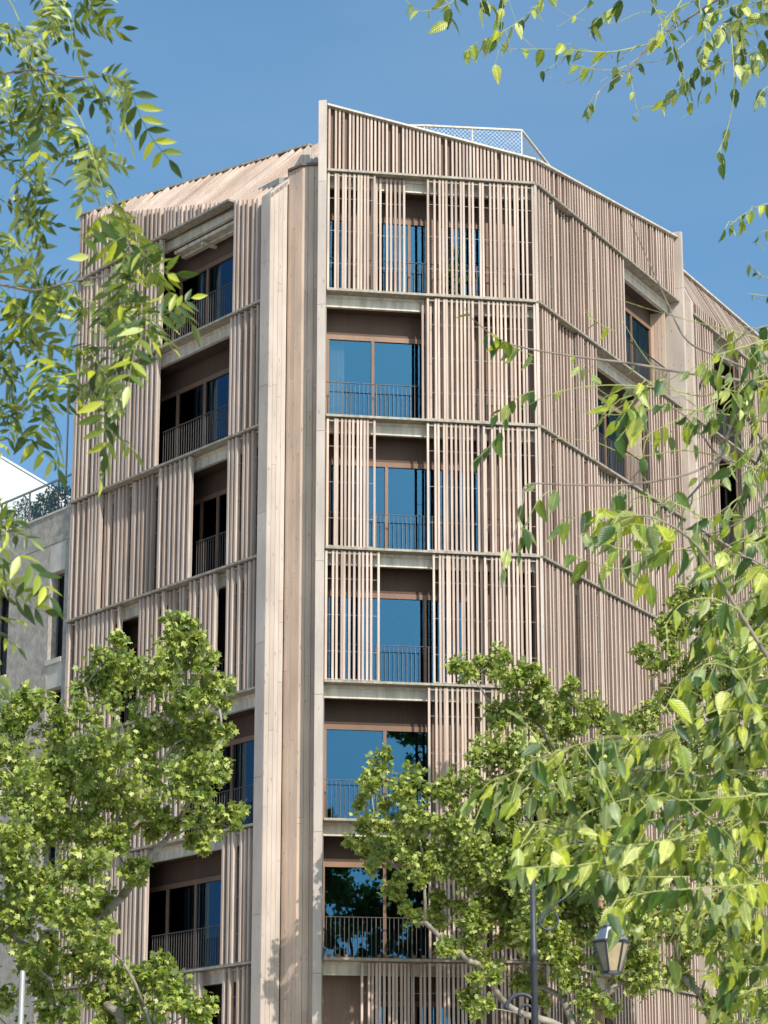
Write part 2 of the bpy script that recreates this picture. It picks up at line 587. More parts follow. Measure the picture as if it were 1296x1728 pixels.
# ------------------------------------------------------------------ the timber building
class Fac:
    def __init__(self, ox, oy, dx, dy, nx, ny):
        l = math.hypot(dx, dy)
        self.o, self.d = (ox, oy), (dx / l, dy / l)
        l = math.hypot(nx, ny)
        self.n = (nx / l, ny / l)

    def p(self, u, w, z):
        return Vector((self.o[0] + self.d[0] * u + self.n[0] * w, self.o[1] + self.d[1] * u + self.n[1] * w, z))

    def box(self, mb, u0, u1, w0, w1, z0, z1):
        return mb.hexa([self.p(u0, w0, z0), self.p(u1, w0, z0), self.p(u1, w1, z0), self.p(u0, w1, z0),
                        self.p(u0, w0, z1), self.p(u1, w0, z1), self.p(u1, w1, z1), self.p(u0, w1, z1)])

    def u(self, px, py, w=0.0):
        """where the sight line through a photo pixel meets the plane w"""
        r = at(px, py, 1.0)
        rx, ry = r.x, 1.0
        # (t*rx - ox)*nx + (t*ry - oy)*ny = w
        t = (w + self.o[0] * self.n[0] + self.o[1] * self.n[1]) / (rx * self.n[0] + ry * self.n[1])
        return (t * rx - self.o[0]) * self.d[0] + (t * ry - self.o[1]) * self.d[1]


FC = Fac(-1.47, 59.10, 0.9863, 0.165, -0.165, 0.9863)
FCL = 5.30
FR = Fac(3.757, 59.975, 0.4648, 0.8854, -0.8854, 0.4648)
FRL = 9.55
FL = Fac(-2.97, 59.87, -0.6115, 0.7912, 0.7912, 0.6115)
FLL = 8.77
LV = [0, 7.62, 10.77, 13.98, 17.17, 20.42, 23.60, 26.70]
LV[0] = 4.45
RTOP = 28.6

B = empty('apartment_building', (0, 66, 0))
tag(B, 'corner apartment block clad in vertical timber slats with sliding shutters and blue glass', 'building')


def part(mb, name, mat, parent=B, smooth=False):
    o = mb.build(name, M[mat] if isinstance(mat, str) else mat, None, smooth)
    if parent is B:
        under(o, B)
    else:
        o.parent = parent
        o.matrix_parent_inverse = parent.matrix_basis.inverted() @ Matrix.Identity(4) if False else Matrix.Identity(4)
    return o


def child_of(o, p):
    """sub-part: part p has an identity basis under B, so the same offset holds"""
    o.parent = p
    return o


slat_budget = [300]
REST = MB()          # slats past the limit
REST_SIDE = []       # faces of slat flanks on the right front
mesh_cache = {}


def slat(fac, u, wd, dp, w, z0, z1, parent, indiv):
    if indiv and slat_budget[0] > 0:
        slat_budget[0] -= 1
        key = (id(fac), wd, dp, round(z1 - z0, 3))
        if key not in mesh_cache:
            mb = MB()
            o0 = fac.p(0, 0, 0)
            P = [fac.p(a * wd / 2, c, zz) - o0 for zz in (0, z1 - z0) for (a, c) in ((-1, 0), (1, 0), (1, dp), (-1, dp))]
            mb.hexa(P)
            mesh_cache[key] = mb.mesh('slat', M['slat'])
        o = link('slat', mesh_cache[key], parent, fac.p(u, w, z0))
        if parent is B:
            o.matrix_parent_inverse = Matrix.Translation(-Vector(B.location))
        return o
    fac.box(REST, u - wd / 2, u + wd / 2, w, w + dp, z0, z1)
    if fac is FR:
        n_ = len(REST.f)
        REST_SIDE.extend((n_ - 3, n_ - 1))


MOD = [0, .134, .212, .295, .353, .447, .538, .629, .689, .783, .847, 1.0]


def shutter(fac, u0, u1, z0, z1, w=0.02, indiv=True, n=12, wd=0.05, dp=0.06, seed=0):
    """a sliding screen: two rails, three rods, n slats"""
    r = random.Random(seed)
    mb = MB()
    za, zb = z0 + 0.02, z1 - 0.075
    fac.box(mb, u0 + wd, u1 - wd, w + dp * 0.45, w + dp * 0.8, zb - 0.075, zb - 0.03)
    fac.box(mb, u0 + wd, u1 - wd, w + dp * 0.5, w + dp * 0.8, za + 0.01, za + 0.03)
    for q in (0.22, 0.5, 0.78):
        zz = za + (zb - za) * q
        fac.box(mb, u0, u1, w + dp * 0.45, w + dp * 0.45 + 0.009, zz - 0.0045, zz + 0.0045)
    for ue in (u0 + wd * 0.5, u1 - wd * 0.5):      # flat bar behind each end slat that carries rails and rods
        fac.box(mb, ue - wd * 0.55, ue + wd * 0.55, w + dp * 0.3 + 0.02, w + dp * 0.85, za + 0.012, zb - 0.031)
    o = part(mb, 'shutter', 'rail')
    span = u1 - u0 - wd
    if n == 12:
        ps = MOD[:]
        if r.random() < 0.5:
            ps = [1 - q for q in ps][::-1]
        ps = [q + (r.uniform(-0.012, 0.012) if 0 < i < 11 else 0) for i, q in enumerate(ps)]
    else:
        ps, acc = [], 0
        for i in range(n):
            ps.append(acc)
            acc += r.choice((0.75, 0.9, 1.0, 1.0, 1.5))
        ps = [q / ps[-1] for q in ps]
    for q in ps:
        s = slat(fac, u0 + wd / 2 + span * q, wd, dp, w, za, zb - r.uniform(0, 0.012), o, indiv)
    return o


def run(fac, u0, u1, z0, z1, pitch, panel=1.1, seed=0, indiv=True, wd=0.05, dp=0.06, inner=()):
    """a row of screens from u0 to u1"""
    n = max(1, round((u1 - u0) / panel))
    st = (u1 - u0) / n
    for i in range(n):
        a, b = u0 + st * i, u0 + st * (i + 1) - 0.02
        k = 12 if pitch is None else max(3, round((b - a) / pitch))
        w = 0.02 + (dp + 0.03 if i in inner else 0)
        shutter(fac, a, b, z0, z1, w, indiv, k, wd, dp, seed * 31 + i)


# --- ledges, beams
def ledges(fac, u0, u1, ks, wout=-0.05):
    for k in ks:
        z = LV[k]
        o = part(fac.box(MB(), u0, u1, wout, 0.30, z - 0.055, z), 'ledge', 'ledge')
        mb = MB()
        fac.box(mb, u0 + 0.02, u1 - 0.02, 0.302, 0.40, z - 0.36, z - 0.058)
        fac.box(mb, u0 + 0.02, u1 - 0.02, 0.26, 0.301, z - 0.13, z - 0.058)
        fac.box(mb, u0 + 0.02, u1 - 0.02, 0.285, 0.3015, z - 0.36, z - 0.325)
        part(mb, 'beam', 'beam')


ledges(FC, 0.09, FCL - 0.04, range(1, 8))
ledges(FR, 0.03, FRL - 0.02, range(1, 8))
UL7 = FL.u(388, 343)
ledges(FL, 0.0, FLL + 0.05, range(1, 7))
# top ledge of the left front stops at the loggia
z = LV[7]
part(FL.box(MB(), UL7, FLL + 0.03, -0.05, 0.30, z - 0.055, z), 'ledge', 'ledge')
part(FL.box(MB(), UL7, FLL - 0.1, 0.302, 0.40, z - 0.30, z - 0.058), 'beam', 'beam')

# --- floor slabs as one outline per storey
def outline(w, wl=None):
    a = FL.p(FLL - 0.02, w, 0)
    b = FL.p(-0.02, w, 0)
    k = FC.p(0.06, w + 0.5, 0)
    c = FC.p(0.06, w, 0)
    e = FC.p(FCL - 0.12, w, 0)
    f = FR.p(20, w, 0)
    back = [(24, 92), (-2, 92), (-7.0, 72)]
    return [(q.x, q.y) for q in (a, b, k, c, e, f)] + back


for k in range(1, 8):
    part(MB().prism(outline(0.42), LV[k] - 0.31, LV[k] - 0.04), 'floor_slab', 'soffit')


# --- inner walls, windows
def wall_line(fac, k, u0, u1, D, wins, top=0.62, wall='inner', zlow=None, glass='glass'):
    """timber wall at depth D with glazed bays; wins: list of (ua, ub, [mullion u...])"""
    z0 = LV[k] - 0.035 if zlow is None else zlow
    z1 = LV[k + 1] - 0.312
    zt = LV[k + 1] - 0.312 - top
    wins = sorted(wins)
    cur = u0
    for (a, b, mu) in wins:
        if a > cur + 0.02:
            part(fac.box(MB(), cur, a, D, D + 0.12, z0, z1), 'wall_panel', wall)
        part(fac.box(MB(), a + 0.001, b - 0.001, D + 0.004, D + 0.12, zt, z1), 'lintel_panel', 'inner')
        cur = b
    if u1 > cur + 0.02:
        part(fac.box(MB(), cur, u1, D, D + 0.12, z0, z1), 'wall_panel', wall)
    for (a, b, mu) in wins:
        fr = MB()
        t = 0.075
        fac.box(fr, a + 0.003, b - 0.003, D - 0.03, D + 0.06, zt - 0.085, zt + 0.035)
        fac.box(fr, a + 0.003, b - 0.003, D - 0.02, D + 0.06, z0 + 0.02, z0 + 0.10)
        posts = [a + 0.003 + t / 2] + list(mu) + [b - 0.003 - t / 2]
        for q in posts:
            fac.box(fr, q - t / 2, q + t / 2, D - 0.027, D + 0.055, z0 + 0.10, zt - 0.085)
        fo = part(fr, 'window', 'frame')
        for i in range(len(posts) - 1):
            pn = fac.box(MB(), posts[i] + t / 2, posts[i + 1] - t / 2, D + 0.012 + 0.003 * (i % 2), D + 0.022 + 0.003 * (i % 2), z0 + 0.10, zt - 0.085).build('pane', M[glass])
            child_of(pn, fo)


def railing(fac, u0, u1, k, w=0.16, h=0.98, step=0.105, mat='iron'):
    z0 = LV[k]
    mb = MB()
    fac.box(mb, u0, u1, w - 0.02, w + 0.02, z0 + h - 0.012, z0 + h)
    fac.box(mb, u0, u1, w - 0.008, w + 0.008, z0 + 0.06, z0 + 0.075)
    n = int((u1 - u0) / step)
    for i in range(n + 1):
        u = u0 + 0.02 + (u1 - u0 - 0.04) * i / max(1, n)
        big = i % 12 == 0
        e = 0.011 if big else 0.006
        fac.box(mb, u - e, u + e, w - e, w + e, z0 + 0.002, z0 + h - 0.012)
    return part(mb, 'railing', mat)


# centre front ---------------------------------------------------------------
def uc(px, py):
    return FC.u(px, py)


DC = 0.85
ZM = {0: 1690, 1: 1500, 2: 1265, 3: 1035, 4: 810, 5: 590, 6: 390, 7: 250}
CW = {6: [(552, 598, []), (632, 722, [690]), (735, 815, [])], 5: [(550, 727, [629])], 4: [(553, 815, [652, 735])],
      3: [(549, 805, [717])], 2: [(545, 730, [649])], 1: [(542, 730, [649])], 0: [(620, 800, [700])]}
for k in range(0, 7):
    wins = []
    for (a, b, mu) in CW[k]:
        wins.append((max(0.12, FC.u(a, ZM[k], DC)), FC.u(b, ZM[k], DC), [FC.u(q, ZM[k], DC) for q in mu]))
    wall_line(FC, k, 0.10, FCL - 0.30, DC, wins, top=0.60, wall='brown')
CS = {6: [(551, 634, 0), (628, 686, 1), (721, 813, 0), (814, 905, 0)],
      5: [(714, 800, 1), (721, 812, 0), (813, 907, 0)],
      4: [(551, 634, 0), (721, 810, 0), (808, 880, 1), (816, 908, 0)],
      3: [(547, 641, 0), (731, 808, 0), (800, 870, 1), (818, 910, 0)],
      2: [(723, 815, 0), (816, 912, 0)],
      1: [(724, 816, 0), (817, 912, 0)],
      0: [(611, 700, 1), (690, 730, 1), (724, 816, 0), (817, 912, 0)]}
for k in (6, 5, 4, 3, 2, 1, 0):
    for i, (a, b, tr) in enumerate(CS[k]):
        ua, ub = max(0.10, uc(a, ZM[k])), min(FCL - 0.06, uc(b, ZM[k]))
        wdt = ub - ua
        n = 12 if wdt > 0.95 else max(6, round(wdt / 0.1))
        if tr:
            n = max(5, round(wdt / 0.1))
        shutter(FC, ua, ub, LV[k], LV[k + 1], 0.02 if not tr else 0.17, k > 2, n, 0.052, 0.06, seed=k * 10 + i)
for k in range(0, 7):
    railing(FC, 0.12, FCL - 0.35, k, w=0.50 if k else 0.5)

# sloping parapet of the centre front and the rising one on the right front
ZP0, ZPB, ZPE = 28.42, 27.33, 28.62


def zpc(u):
    return ZP0 + (ZPB - ZP0) * u / FCL


def zpr(u):
    return ZPB + (ZPE - ZPB) * u / FRL


mb = MB()
P = [FC.p(0.1, 0.14, LV[7]), FC.p(FCL - 0.1, 0.14, LV[7]), FC.p(FCL - 0.1, 0.14, zpc(FCL) - 0.06), FC.p(0.1, 0.14, zpc(0) - 0.06)]
n3 = Vector((FC.n[0], FC.n[1], 0)) * 0.08
mb.plate(P, n3)
part(mb, 'parapet_wall', 'backing')
mb = MB()
P = [FR.p(0.06, 0.14, LV[7]), FR.p(FRL, 0.14, LV[7]), FR.p(FRL, 0.14, zpr(FRL) - 0.06), FR.p(0.06, 0.14, zpr(0) - 0.06)]
n3 = Vector((FR.n[0], FR.n[1], 0)) * 0.08
mb.plate(P, n3)
part(mb, 'parapet_wall', 'backing')
mb = MB()
mb.hexa([FC.p(0.08, -0.06, zpc(0) - 0.045), FC.p(FCL, -0.06, zpc(FCL) - 0.045), FC.p(FCL, 0.28, zpc(FCL) - 0.045), FC.p(0.08, 0.28, zpc(0) - 0.045),
         FC.p(0.08, -0.06, zpc(0)), FC.p(FCL, -0.06, zpc(FCL)), FC.p(FCL, 0.28, zpc(FCL)), FC.p(0.08, 0.28, zpc(0))])
part(mb, 'coping', 'beam')
mb = MB()
mb.hexa([FR.p(0.0, -0.06, zpr(0) - 0.045), FR.p(FRL, -0.06, zpr(FRL) - 0.045), FR.p(FRL, 0.28, zpr(FRL) - 0.045), FR.p(0.12, 0.28, zpr(0) - 0.045),
         FR.p(0.0, -0.06, zpr(0) + 0.002), FR.p(FRL, -0.06, zpr(FRL)), FR.p(FRL, 0.28, zpr(FRL)), FR.p(0.12, 0.28, zpr(0) + 0.002)])
part(mb, 'coping', 'beam')
r_ = random.Random(5)
u = 0.14
i = 0
while u < FCL - 0.05:
    slat(FC, u, 0.05, 0.06, 0.02, LV[7] + 0.01, round(zpc(u) - 0.05, 2), B, True)
    u += r_.choice((0.085, 0.09, 0.095, 0.1, 0.16))

# right front ------------------------------------------------------------------
RP, RWD, RDP = 0.18, 0.072, 0.09


def ur(px, py):
    return FR.u(px, py)


u = 0.08
while u < FRL - 0.06:
    slat(FR, u, RWD, RDP, 0.02, LV[7] + 0.01, zpr(u) - 0.05, B, False)
    u += r_.choice((0.14, 0.16, 0.17, 0.18, 0.27))
RO = {6: [(1057, 1140, 540)], 5: [(1011, 1100, 700)], 4: [], 3: [(972, 986, 1080)], 2: [], 1: [(1000, 1060, 1500)], 0: [(1005, 1040, 1690)]}
for k in range(0, 7):
    ops = [(ur(a, y), min(ur(b, y), FRL - 0.08)) for (a, b, y) in RO[k]]
    cur = 0.03
    segs = []
    for (a, b) in ops:
        segs.append((cur, a))
        cur = b
    if FRL - cur > 0.3:
        segs.append((cur, FRL - 0.03))
    for j, (a, b) in enumerate(segs):
        inner = {6: (1,), 5: (1,), 4: (3,), 3: (2, 4), 2: (1,), 1: (0, 3), 0: (2,)}[k] if j == 0 else ()
        run(FR, a, b, LV[k], LV[k + 1], RP, 1.25, seed=200 + k * 7 + j, indiv=False, wd=RWD, dp=RDP, inner=inner)
    wins = [(a + 0.5, b - 0.04, [(a + b) / 2 + 0.35]) for (a, b) in ops if b - a > 0.9]
    wall_line(FR, k, 0.75, FRL - 0.02, 0.75, wins, top=0.45)
    for (a, b) in ops:
        railing(FR, a + 0.02, b - 0.02, k, w=0.22)
    # backing boards close behind the screens where there is no opening
    for (a, b) in segs:
        part(FR.box(MB(), a + 0.05, b - 0.02, 0.26, 0.30, LV[k] + 0.002, LV[k + 1] - 0.36), 'backing_wall', 'backing')
    for (a, b) in ops:       # boarded reveal on the far side of a loggia
        for q in range(4):
            o = FR.box(MB(), b - 0.03 + 0.003 * (q % 2), b, 0.31 + q * 0.11, 0.412 + q * 0.11, LV[k] + 0.002, LV[k + 1] - 0.37)
            part(o, 'board', 'core')


def corner_post(fac, u0, u1, w0, w1, z0, z1, mat='board', joints=(), name='post'):
    zs = [z0] + list(joints) + [z1]
    o = None
    for i in range(len(zs) - 1):
        o = part(fac.box(MB(), u0, u1, w0, w1, zs[i] + (0.008 if i else 0), zs[i + 1]), name, mat)


def joints(off, z1):
    return [q for q in [off + 3.17 * i for i in range(9)] if 0.5 < q < z1 - 0.5]


# bend post between centre and right front
for k in range(0, 7):
    part(FC.box(MB(), FCL - 0.045, FCL + 0.02, 0.03, 0.12, LV[k] + 0.002, LV[k + 1] - 0.06), 'post', 'board')
# prow fin, far fin
zf = [0.0] + joints(0.9, 28.4) + [28.40]
for za, zb_ in zip(zf, zf[1:]):
    part(MB().prism([(-1.598, 58.86), (-1.400, 58.82), (-1.388, 59.52), (-1.618, 59.52)], za + 0.008, zb_), 'fin', 'board')
corner_post(FR, FRL, FRL + 0.12, -0.14, 1.2, 0.0, 28.75, 'board', joints(1.7, 28.7), 'fin')

# pilaster between the left front and the prow
def zbreak(u):
    return 26.27 + (RTOP - 26.27) * u / FLL


def wridge(u):
    return 2.54 * (FLL - u) / FLL


SL = (RTOP - 26.27) / 2.54
PW = 0.46
js = joints(2.3, 26)
zs = [0.0] + js + [None]
for i in range(len(zs) - 1):
    za = zs[i] + (0.008 if i else 0)
    if zs[i + 1] is None:
        t0, t1 = zbreak(0) - 0.05, zbreak(0) - 0.05 + PW * SL
    else:
        t0 = t1 = zs[i + 1]
    mb = MB()
    mb.hexa([FL.p(-0.36, -0.06, za), FL.p(-0.004, -0.06, za), FL.p(-0.004, PW, za), FL.p(-0.36, PW, za),
             FL.p(-0.36, -0.06, t0), FL.p(-0.004, -0.06, t0), FL.p(-0.004, PW, t1), FL.p(-0.36, PW, t1)])
    part(mb, 'pilaster', 'board')
nb = 4
for b_ in range(nb):
    w0 = -0.058 + (PW + 0.055) / nb * b_
    w1 = w0 + (PW + 0.055) / nb - 0.007
    rj = random.Random(b_)
    cuts = sorted(rj.uniform(1, 25) for _ in range(5))
    zz = [0.0] + cuts + [None]
    for i in range(len(zz) - 1):
        za = zz[i] + (0.006 if i else 0)
        t0 = zz[i + 1] if zz[i + 1] else zbreak(0) - 0.05 + (w0 + 0.06) * SL
        t1 = zz[i + 1] if zz[i + 1] else zbreak(0) - 0.05 + (w1 + 0.06) * SL
        mb = MB()
        mb.hexa([FL.p(-0.385, w0, za), FL.p(-0.361, w0, za), FL.p(-0.361, w1, za), FL.p(-0.385, w1, za),
                 FL.p(-0.385, w0, t0), FL.p(-0.361, w0, t0), FL.p(-0.361, w1, t1), FL.p(-0.385, w1, t1)])
        part(mb, 'board', 'board')

# prow core: two planes of boards set back between pilaster and fin
K0, K1, K2 = Vector((-2.36, 59.90, 0)), Vector((-2.0, 59.54, 0)), Vector((-1.42, 59.47, 0))
CTOP = 26.98
mb = MB()
mb.prism([(K0.x, K0.y + 0.03), (K1.x, K1.y + 0.03), (K2.x, K2.y + 0.03), (-1.42, 61.5), (-2.0, 61.5), (-2.36, 60.4)], 0.0, CTOP - 0.03)
part(mb, 'core_wall', 'backing')


def plane_boards(a, b, n, zt, mat, seed):
    r = random.Random(seed)
    t = (b - a)
    nrm = Vector((t.y, -t.x, 0)).normalized()
    if nrm.y > 0:
        nrm = -nrm
    for i in range(n):
        p = a + t * ((i + 0.03) / n)
        q = a + t * ((i + 0.97) / n)
        pr = nrm * (0.0 + r.uniform(0, 0.006))
        cuts = sorted(r.uniform(1, 25.5) for _ in range(5))
        zz = [0.0] + cuts + [zt]
        for j in range(len(zz) - 1):
            za = zz[j] + (0.006 if j else 0)
            if zz[j + 1] - za < 0.05:
                continue
            mb = MB()
            mb.hexa([p + pr + Vector((0, 0, za)), q + pr + Vector((0, 0, za)), q - nrm * 0.02 + Vector((0, 0, za)), p - nrm * 0.02 + Vector((0, 0, za)),
                     p + pr + Vector((0, 0, zz[j + 1])), q + pr + Vector((0, 0, zz[j + 1])), q - nrm * 0.02 + Vector((0, 0, zz[j + 1])), p - nrm * 0.02 + Vector((0, 0, zz[j + 1]))])
            part(mb, 'board', mat)


plane_boards(K0, K1, 4, CTOP - 0.04, 'core', 3)
plane_boards(K1, K2, 4, CTOP - 0.04, 'core', 4)
part(MB().prism([(K0.x - 0.02, K0.y - 0.05), (K1.x - 0.02, K1.y - 0.06), (K2.x, K2.y - 0.06), (-1.42, 61.5), (-2.0, 61.5), (-2.38, 60.4)], CTOP - 0.028, CTOP + 0.03), 'core_cap', 'backing')

# gable above the core
def gable_boards(pts_bottom, pts_top, n, mat='board'):
    (a, b), (c, d) = pts_bottom, pts_top
    t = (b - a)
    nrm = Vector((t.y, -t.x, 0)).normalized()
    if nrm.y > 0:
        nrm = -nrm
    for i in range(n):
        f0, f1 = (i + 0.02) / n, (i + 0.98) / n
        P = [a.lerp(b, f0), a.lerp(b, f1), c.lerp(d, f1), c.lerp(d, f0)]
        part(MB().plate(P, -nrm * 0.05), 'board', mat)


GY = 60.42
gtop = [(481, 304), (484, 297), (492, 284), (506, 263), (520, 243.5), (530, 257), (539, 268)]


def gy_top(px):
    for (xa, ya), (xb, yb) in zip(gtop, gtop[1:]):
        if xa <= px <= xb:
            return ya + (yb - ya) * (px - xa) / (xb - xa)
    return gtop[-1][1]


gx = [481, 489, 497, 506, 513, 520, 526, 532, 539]
for xa, xb in zip(gx, gx[1:]):
    xb_ = xb - 0.35
    P = [at(xa, 0, 1.0).x, 0]
    ta, tb_ = at(xa, gy_top(xa), GY), at(xb_, gy_top(xb_), GY)
    P = [Vector((ta.x, GY, CTOP + 0.03)), Vector((tb_.x, GY, CTOP + 0.03)), tb_, ta]
    if min(ta.z, tb_.z) > CTOP + 0.05:
        part(MB().plate(P, (0.0, 1.2, 0.0)), 'board', 'board')
mb = MB()      # sloping edge board from the pilaster to the ridge
for (ua, ub) in ((-0.385, 0.0),):
    mb.hexa([FL.p(ua, -0.05, zbreak(0) - 0.16), FL.p(ub, -0.05, zbreak(0) - 0.16), FL.p(ub, 2.50, RTOP - 0.12), FL.p(ua, 2.30, RTOP - 0.30),
             FL.p(ua, -0.05, zbreak(0) + 0.0), FL.p(ub, -0.05, zbreak(0) + 0.0), FL.p(ub, 2.50, RTOP + 0.05), FL.p(ua, 2.30, RTOP - 0.12)])
part(mb, 'edge_board', 'board')

# left front ----------------------------------------------------------------
LP, LWD, LDP = 0.195, 0.072, 0.115


def ul(px, py):
    return FL.u(px, py)


# pixel spans right to left: (x right, x left, y at middle); openings
LO = {6: [(388, 269, 480)], 5: [(384, 263, 660)], 4: [(380, 318, 870)], 3: [(378, 360, 1075), (230, 198, 1110)],
      2: [(440, 306, 1290)], 1: [(370, 243, 1540)], 0: [(372, 335, 1690)]}
LIN = {6: (), 5: (), 4: (1, 2), 3: (1,), 2: (), 1: (), 0: ()}
for k in range(0, 7):
    ops = [(max(0.0, ul(a, y)), ul(b, y)) for (a, b, y) in LO[k]]
    ops.sort()
    cur = 0.0
    segs = []
    for (a, b) in ops:
        segs.append((cur, a))
        cur = b
    segs.append((cur, FLL))
    for j, (a, b) in enumerate(segs):
        if b - a < 0.15:
            continue
        if k == 6 and j == 0:
            continue
        indiv = True
        run(FL, a + 0.01, b - 0.01, LV[k], LV[k + 1], LP, 1.3, seed=400 + k * 9 + j, indiv=indiv, wd=LWD, dp=LDP,
            inner=LIN[k] if j == 1 else ())
    wins = []
    for (a, b) in ops:
        if b - a > 0.5:
            w0, w1 = max(a + 0.75, 0.1), min(b + 1.45, FLL - 0.4)
            wins.append((w0, w1, [w0 + (w1 - w0) * 0.42, w0 + (w1 - w0) * 0.74]))
    ww = []
    for q in sorted(wins):
        if not ww or q[0] > ww[-1][1] + 0.1:
            ww.append(q)
    wall_line(FL, k, 0.02, FLL - 0.1, 0.95, ww, top=0.55, glass='glass_low')
    for (a, b) in ops:
        railing(FL, a + 0.02, b - 0.02, k, w=0.24)
    mb = MB()
    for j, (a, b) in enumerate(segs):
        if j == 0 or b - a < 0.3:
            continue
        part(FL.box(MB(), a + 0.5, b - 0.02, 0.41, 0.45, LV[k] + 0.002, LV[k + 1] - 0.37), 'backing_wall', 'inner')
# end wall of the left wing
part(FL.box(MB(), FLL + 0.002, FLL + 0.04, 0.02, 1.2, 0.0, RTOP - 0.02), 'end_board', 'board')

# mansard: vertical slat up to the break, then leaning back to the ridge
r_ = random.Random(11)


def bent(mb, fac, u, z0, zb, wr, zr, wd, dp, w=0.02):
    h = wd / 2
    fac.box(mb, u - h, u + h, w, w + dp, z0, zb)
    a0, a1 = w, wr
    mb.hexa([fac.p(u - h, w, zb + 0.001), fac.p(u + h, w, zb + 0.001), fac.p(u + h, w + dp, zb + 0.001), fac.p(u - h, w + dp, zb + 0.001),
             fac.p(u - h, wr, zr), fac.p(u + h, wr, zr), fac.p(u + h, wr + dp * 0.9, zr - dp * 0.4), fac.p(u - h, wr + dp * 0.9, zr - dp * 0.4)])


u = 0.06
while u < FLL - 0.02:
    z0 = LV[7] + 0.005 if u > UL7 else LV[6] + 0.02
    zb = zbreak(u) - 0.02
    wr = max(0.05, wridge(u) - 0.05 - r_.uniform(0, 0.10))
    if zb > z0:
        if slat_budget[0] > 0:
            slat_budget[0] -= 1
            mb = MB()
            bent(mb, FL, u, z0, zb, wr, RTOP - 0.02, LWD, LDP)
            part(mb, 'slat', 'slat')
        else:
            bent(REST, FL, u, z0, zb, wr, RTOP - 0.02, LWD, LDP)
    else:
        # break is below the ledge: only the leaning part shows
        wz = 0.02 + (z0 - zb) / SL
        REST.hexa([FL.p(u - .035, wz, z0), FL.p(u + .035, wz, z0), FL.p(u + .035, wz + LDP, z0), FL.p(u - .035, wz + LDP, z0),
                   FL.p(u - .035, wr, RTOP - .02), FL.p(u + .035, wr, RTOP - .02), FL.p(u + .035, wr + .09, RTOP - .06), FL.p(u - .035, wr + .09, RTOP - .06)])
    u += r_.choice((0.15, 0.18, 0.21, 0.25))
mb = MB()   # boarding under the leaning slats
mb.plate([FL.p(0, 0.22, zbreak(0) - 0.05), FL.p(FLL - 0.3, 0.22, zbreak(FLL - 0.3) - 0.05), FL.p(FLL - 0.3, 0.3, RTOP - 0.1), FL.p(0, wridge(0) + 0.15, RTOP - 0.1)], (0.05, 0.04, -0.05))
part(mb, 'mansard_boarding', 'backing')
mb = MB()
mb.plate([FL.p(UL7, 0.18, LV[7] + 0.002), FL.p(FLL - 0.1, 0.18, LV[7] + 0.002), FL.p(FLL - 0.1, 0.18, zbreak(FLL) - 0.1), FL.p(UL7, 0.18, zbreak(UL7) - 0.1)], (0.05, 0.04, 0))
part(mb, 'parapet_wall', 'backing')
mb = MB()   # ridge flashing
mb.hexa([FL.p(FLL + 0.12, -0.10, RTOP - 0.03), FL.p(1.02, wridge(1.02) - 0.16, RTOP - 0.03), FL.p(1.02, wridge(1.02) + 0.3, RTOP - 0.03), FL.p(FLL + 0.12, 0.35, RTOP - 0.03),
         FL.p(FLL + 0.12, -0.10, RTOP + 0.02), FL.p(1.02, wridge(1.02) - 0.16, RTOP + 0.02), FL.p(1.02, wridge(1.02) + 0.3, RTOP + 0.02), FL.p(FLL + 0.12, 0.35, RTOP + 0.02)])
part(mb, 'ridge_flashing', 'ledge')
# awning cassette folded under the top left loggia head, with its bracket arm
ua, ub = UL7 + 0.05, ul(270, 404) - 0.05
mb = MB()
FL.box(mb, ua, ub, 0.42, 0.62, LV[7] - 0.42, LV[7] - 0.33)
FL.box(mb, ua, ub, 0.64, 0.78, LV[7] - 0.48, LV[7] - 0.36)
aw = part(mb, 'awning_cassette', 'beam')
um = (ua + ub) / 2 + 0.2
ar = FL.box(MB(), um, um + 0.09, 0.40, 0.85, LV[7] - 0.56, LV[7] - 0.49).build('bracket_arm', M['beam'])
child_of(ar, aw)

# second bay of the right front beyond the far fin: recess, pilaster, screens, mansard
U2 = FRL + 0.95
for q in range(4):
    part(FR.box(MB(), FRL + 0.18 + q * 0.16, FRL + 0.335 + q * 0.16, 0.30 + 0.003 * (q % 2), 0.36, 0.0, 27.9), 'board', 'core')
corner_post(FR, U2 - 0.17, U2, -0.07, 0.5, 0.0, 26.95, 'board', joints(1.1, 26.9), 'post')
mb = MB()
mb.hexa([FR.p(U2 - 0.17, -0.07, 26.951), FR.p(U2, -0.07, 26.951), FR.p(U2, 0.3, 26.951), FR.p(U2 - 0.17, 0.3, 26.951),
         FR.p(U2 - 0.17, 0.72, 28.55), FR.p(U2, 0.72, 28.55), FR.p(U2, 1.0, 28.55), FR.p(U2 - 0.17, 1.0, 28.55)])
part(mb, 'post', 'board')
U2E = 19.5
ledges(FR, U2 + 0.01, U2E, range(1, 8))
O2 = {6: (1206, 1252, 620), 5: (1225, 1260, 880), 4: None, 3: (1236, 1252, 1250), 2: None, 1: None, 0: None}
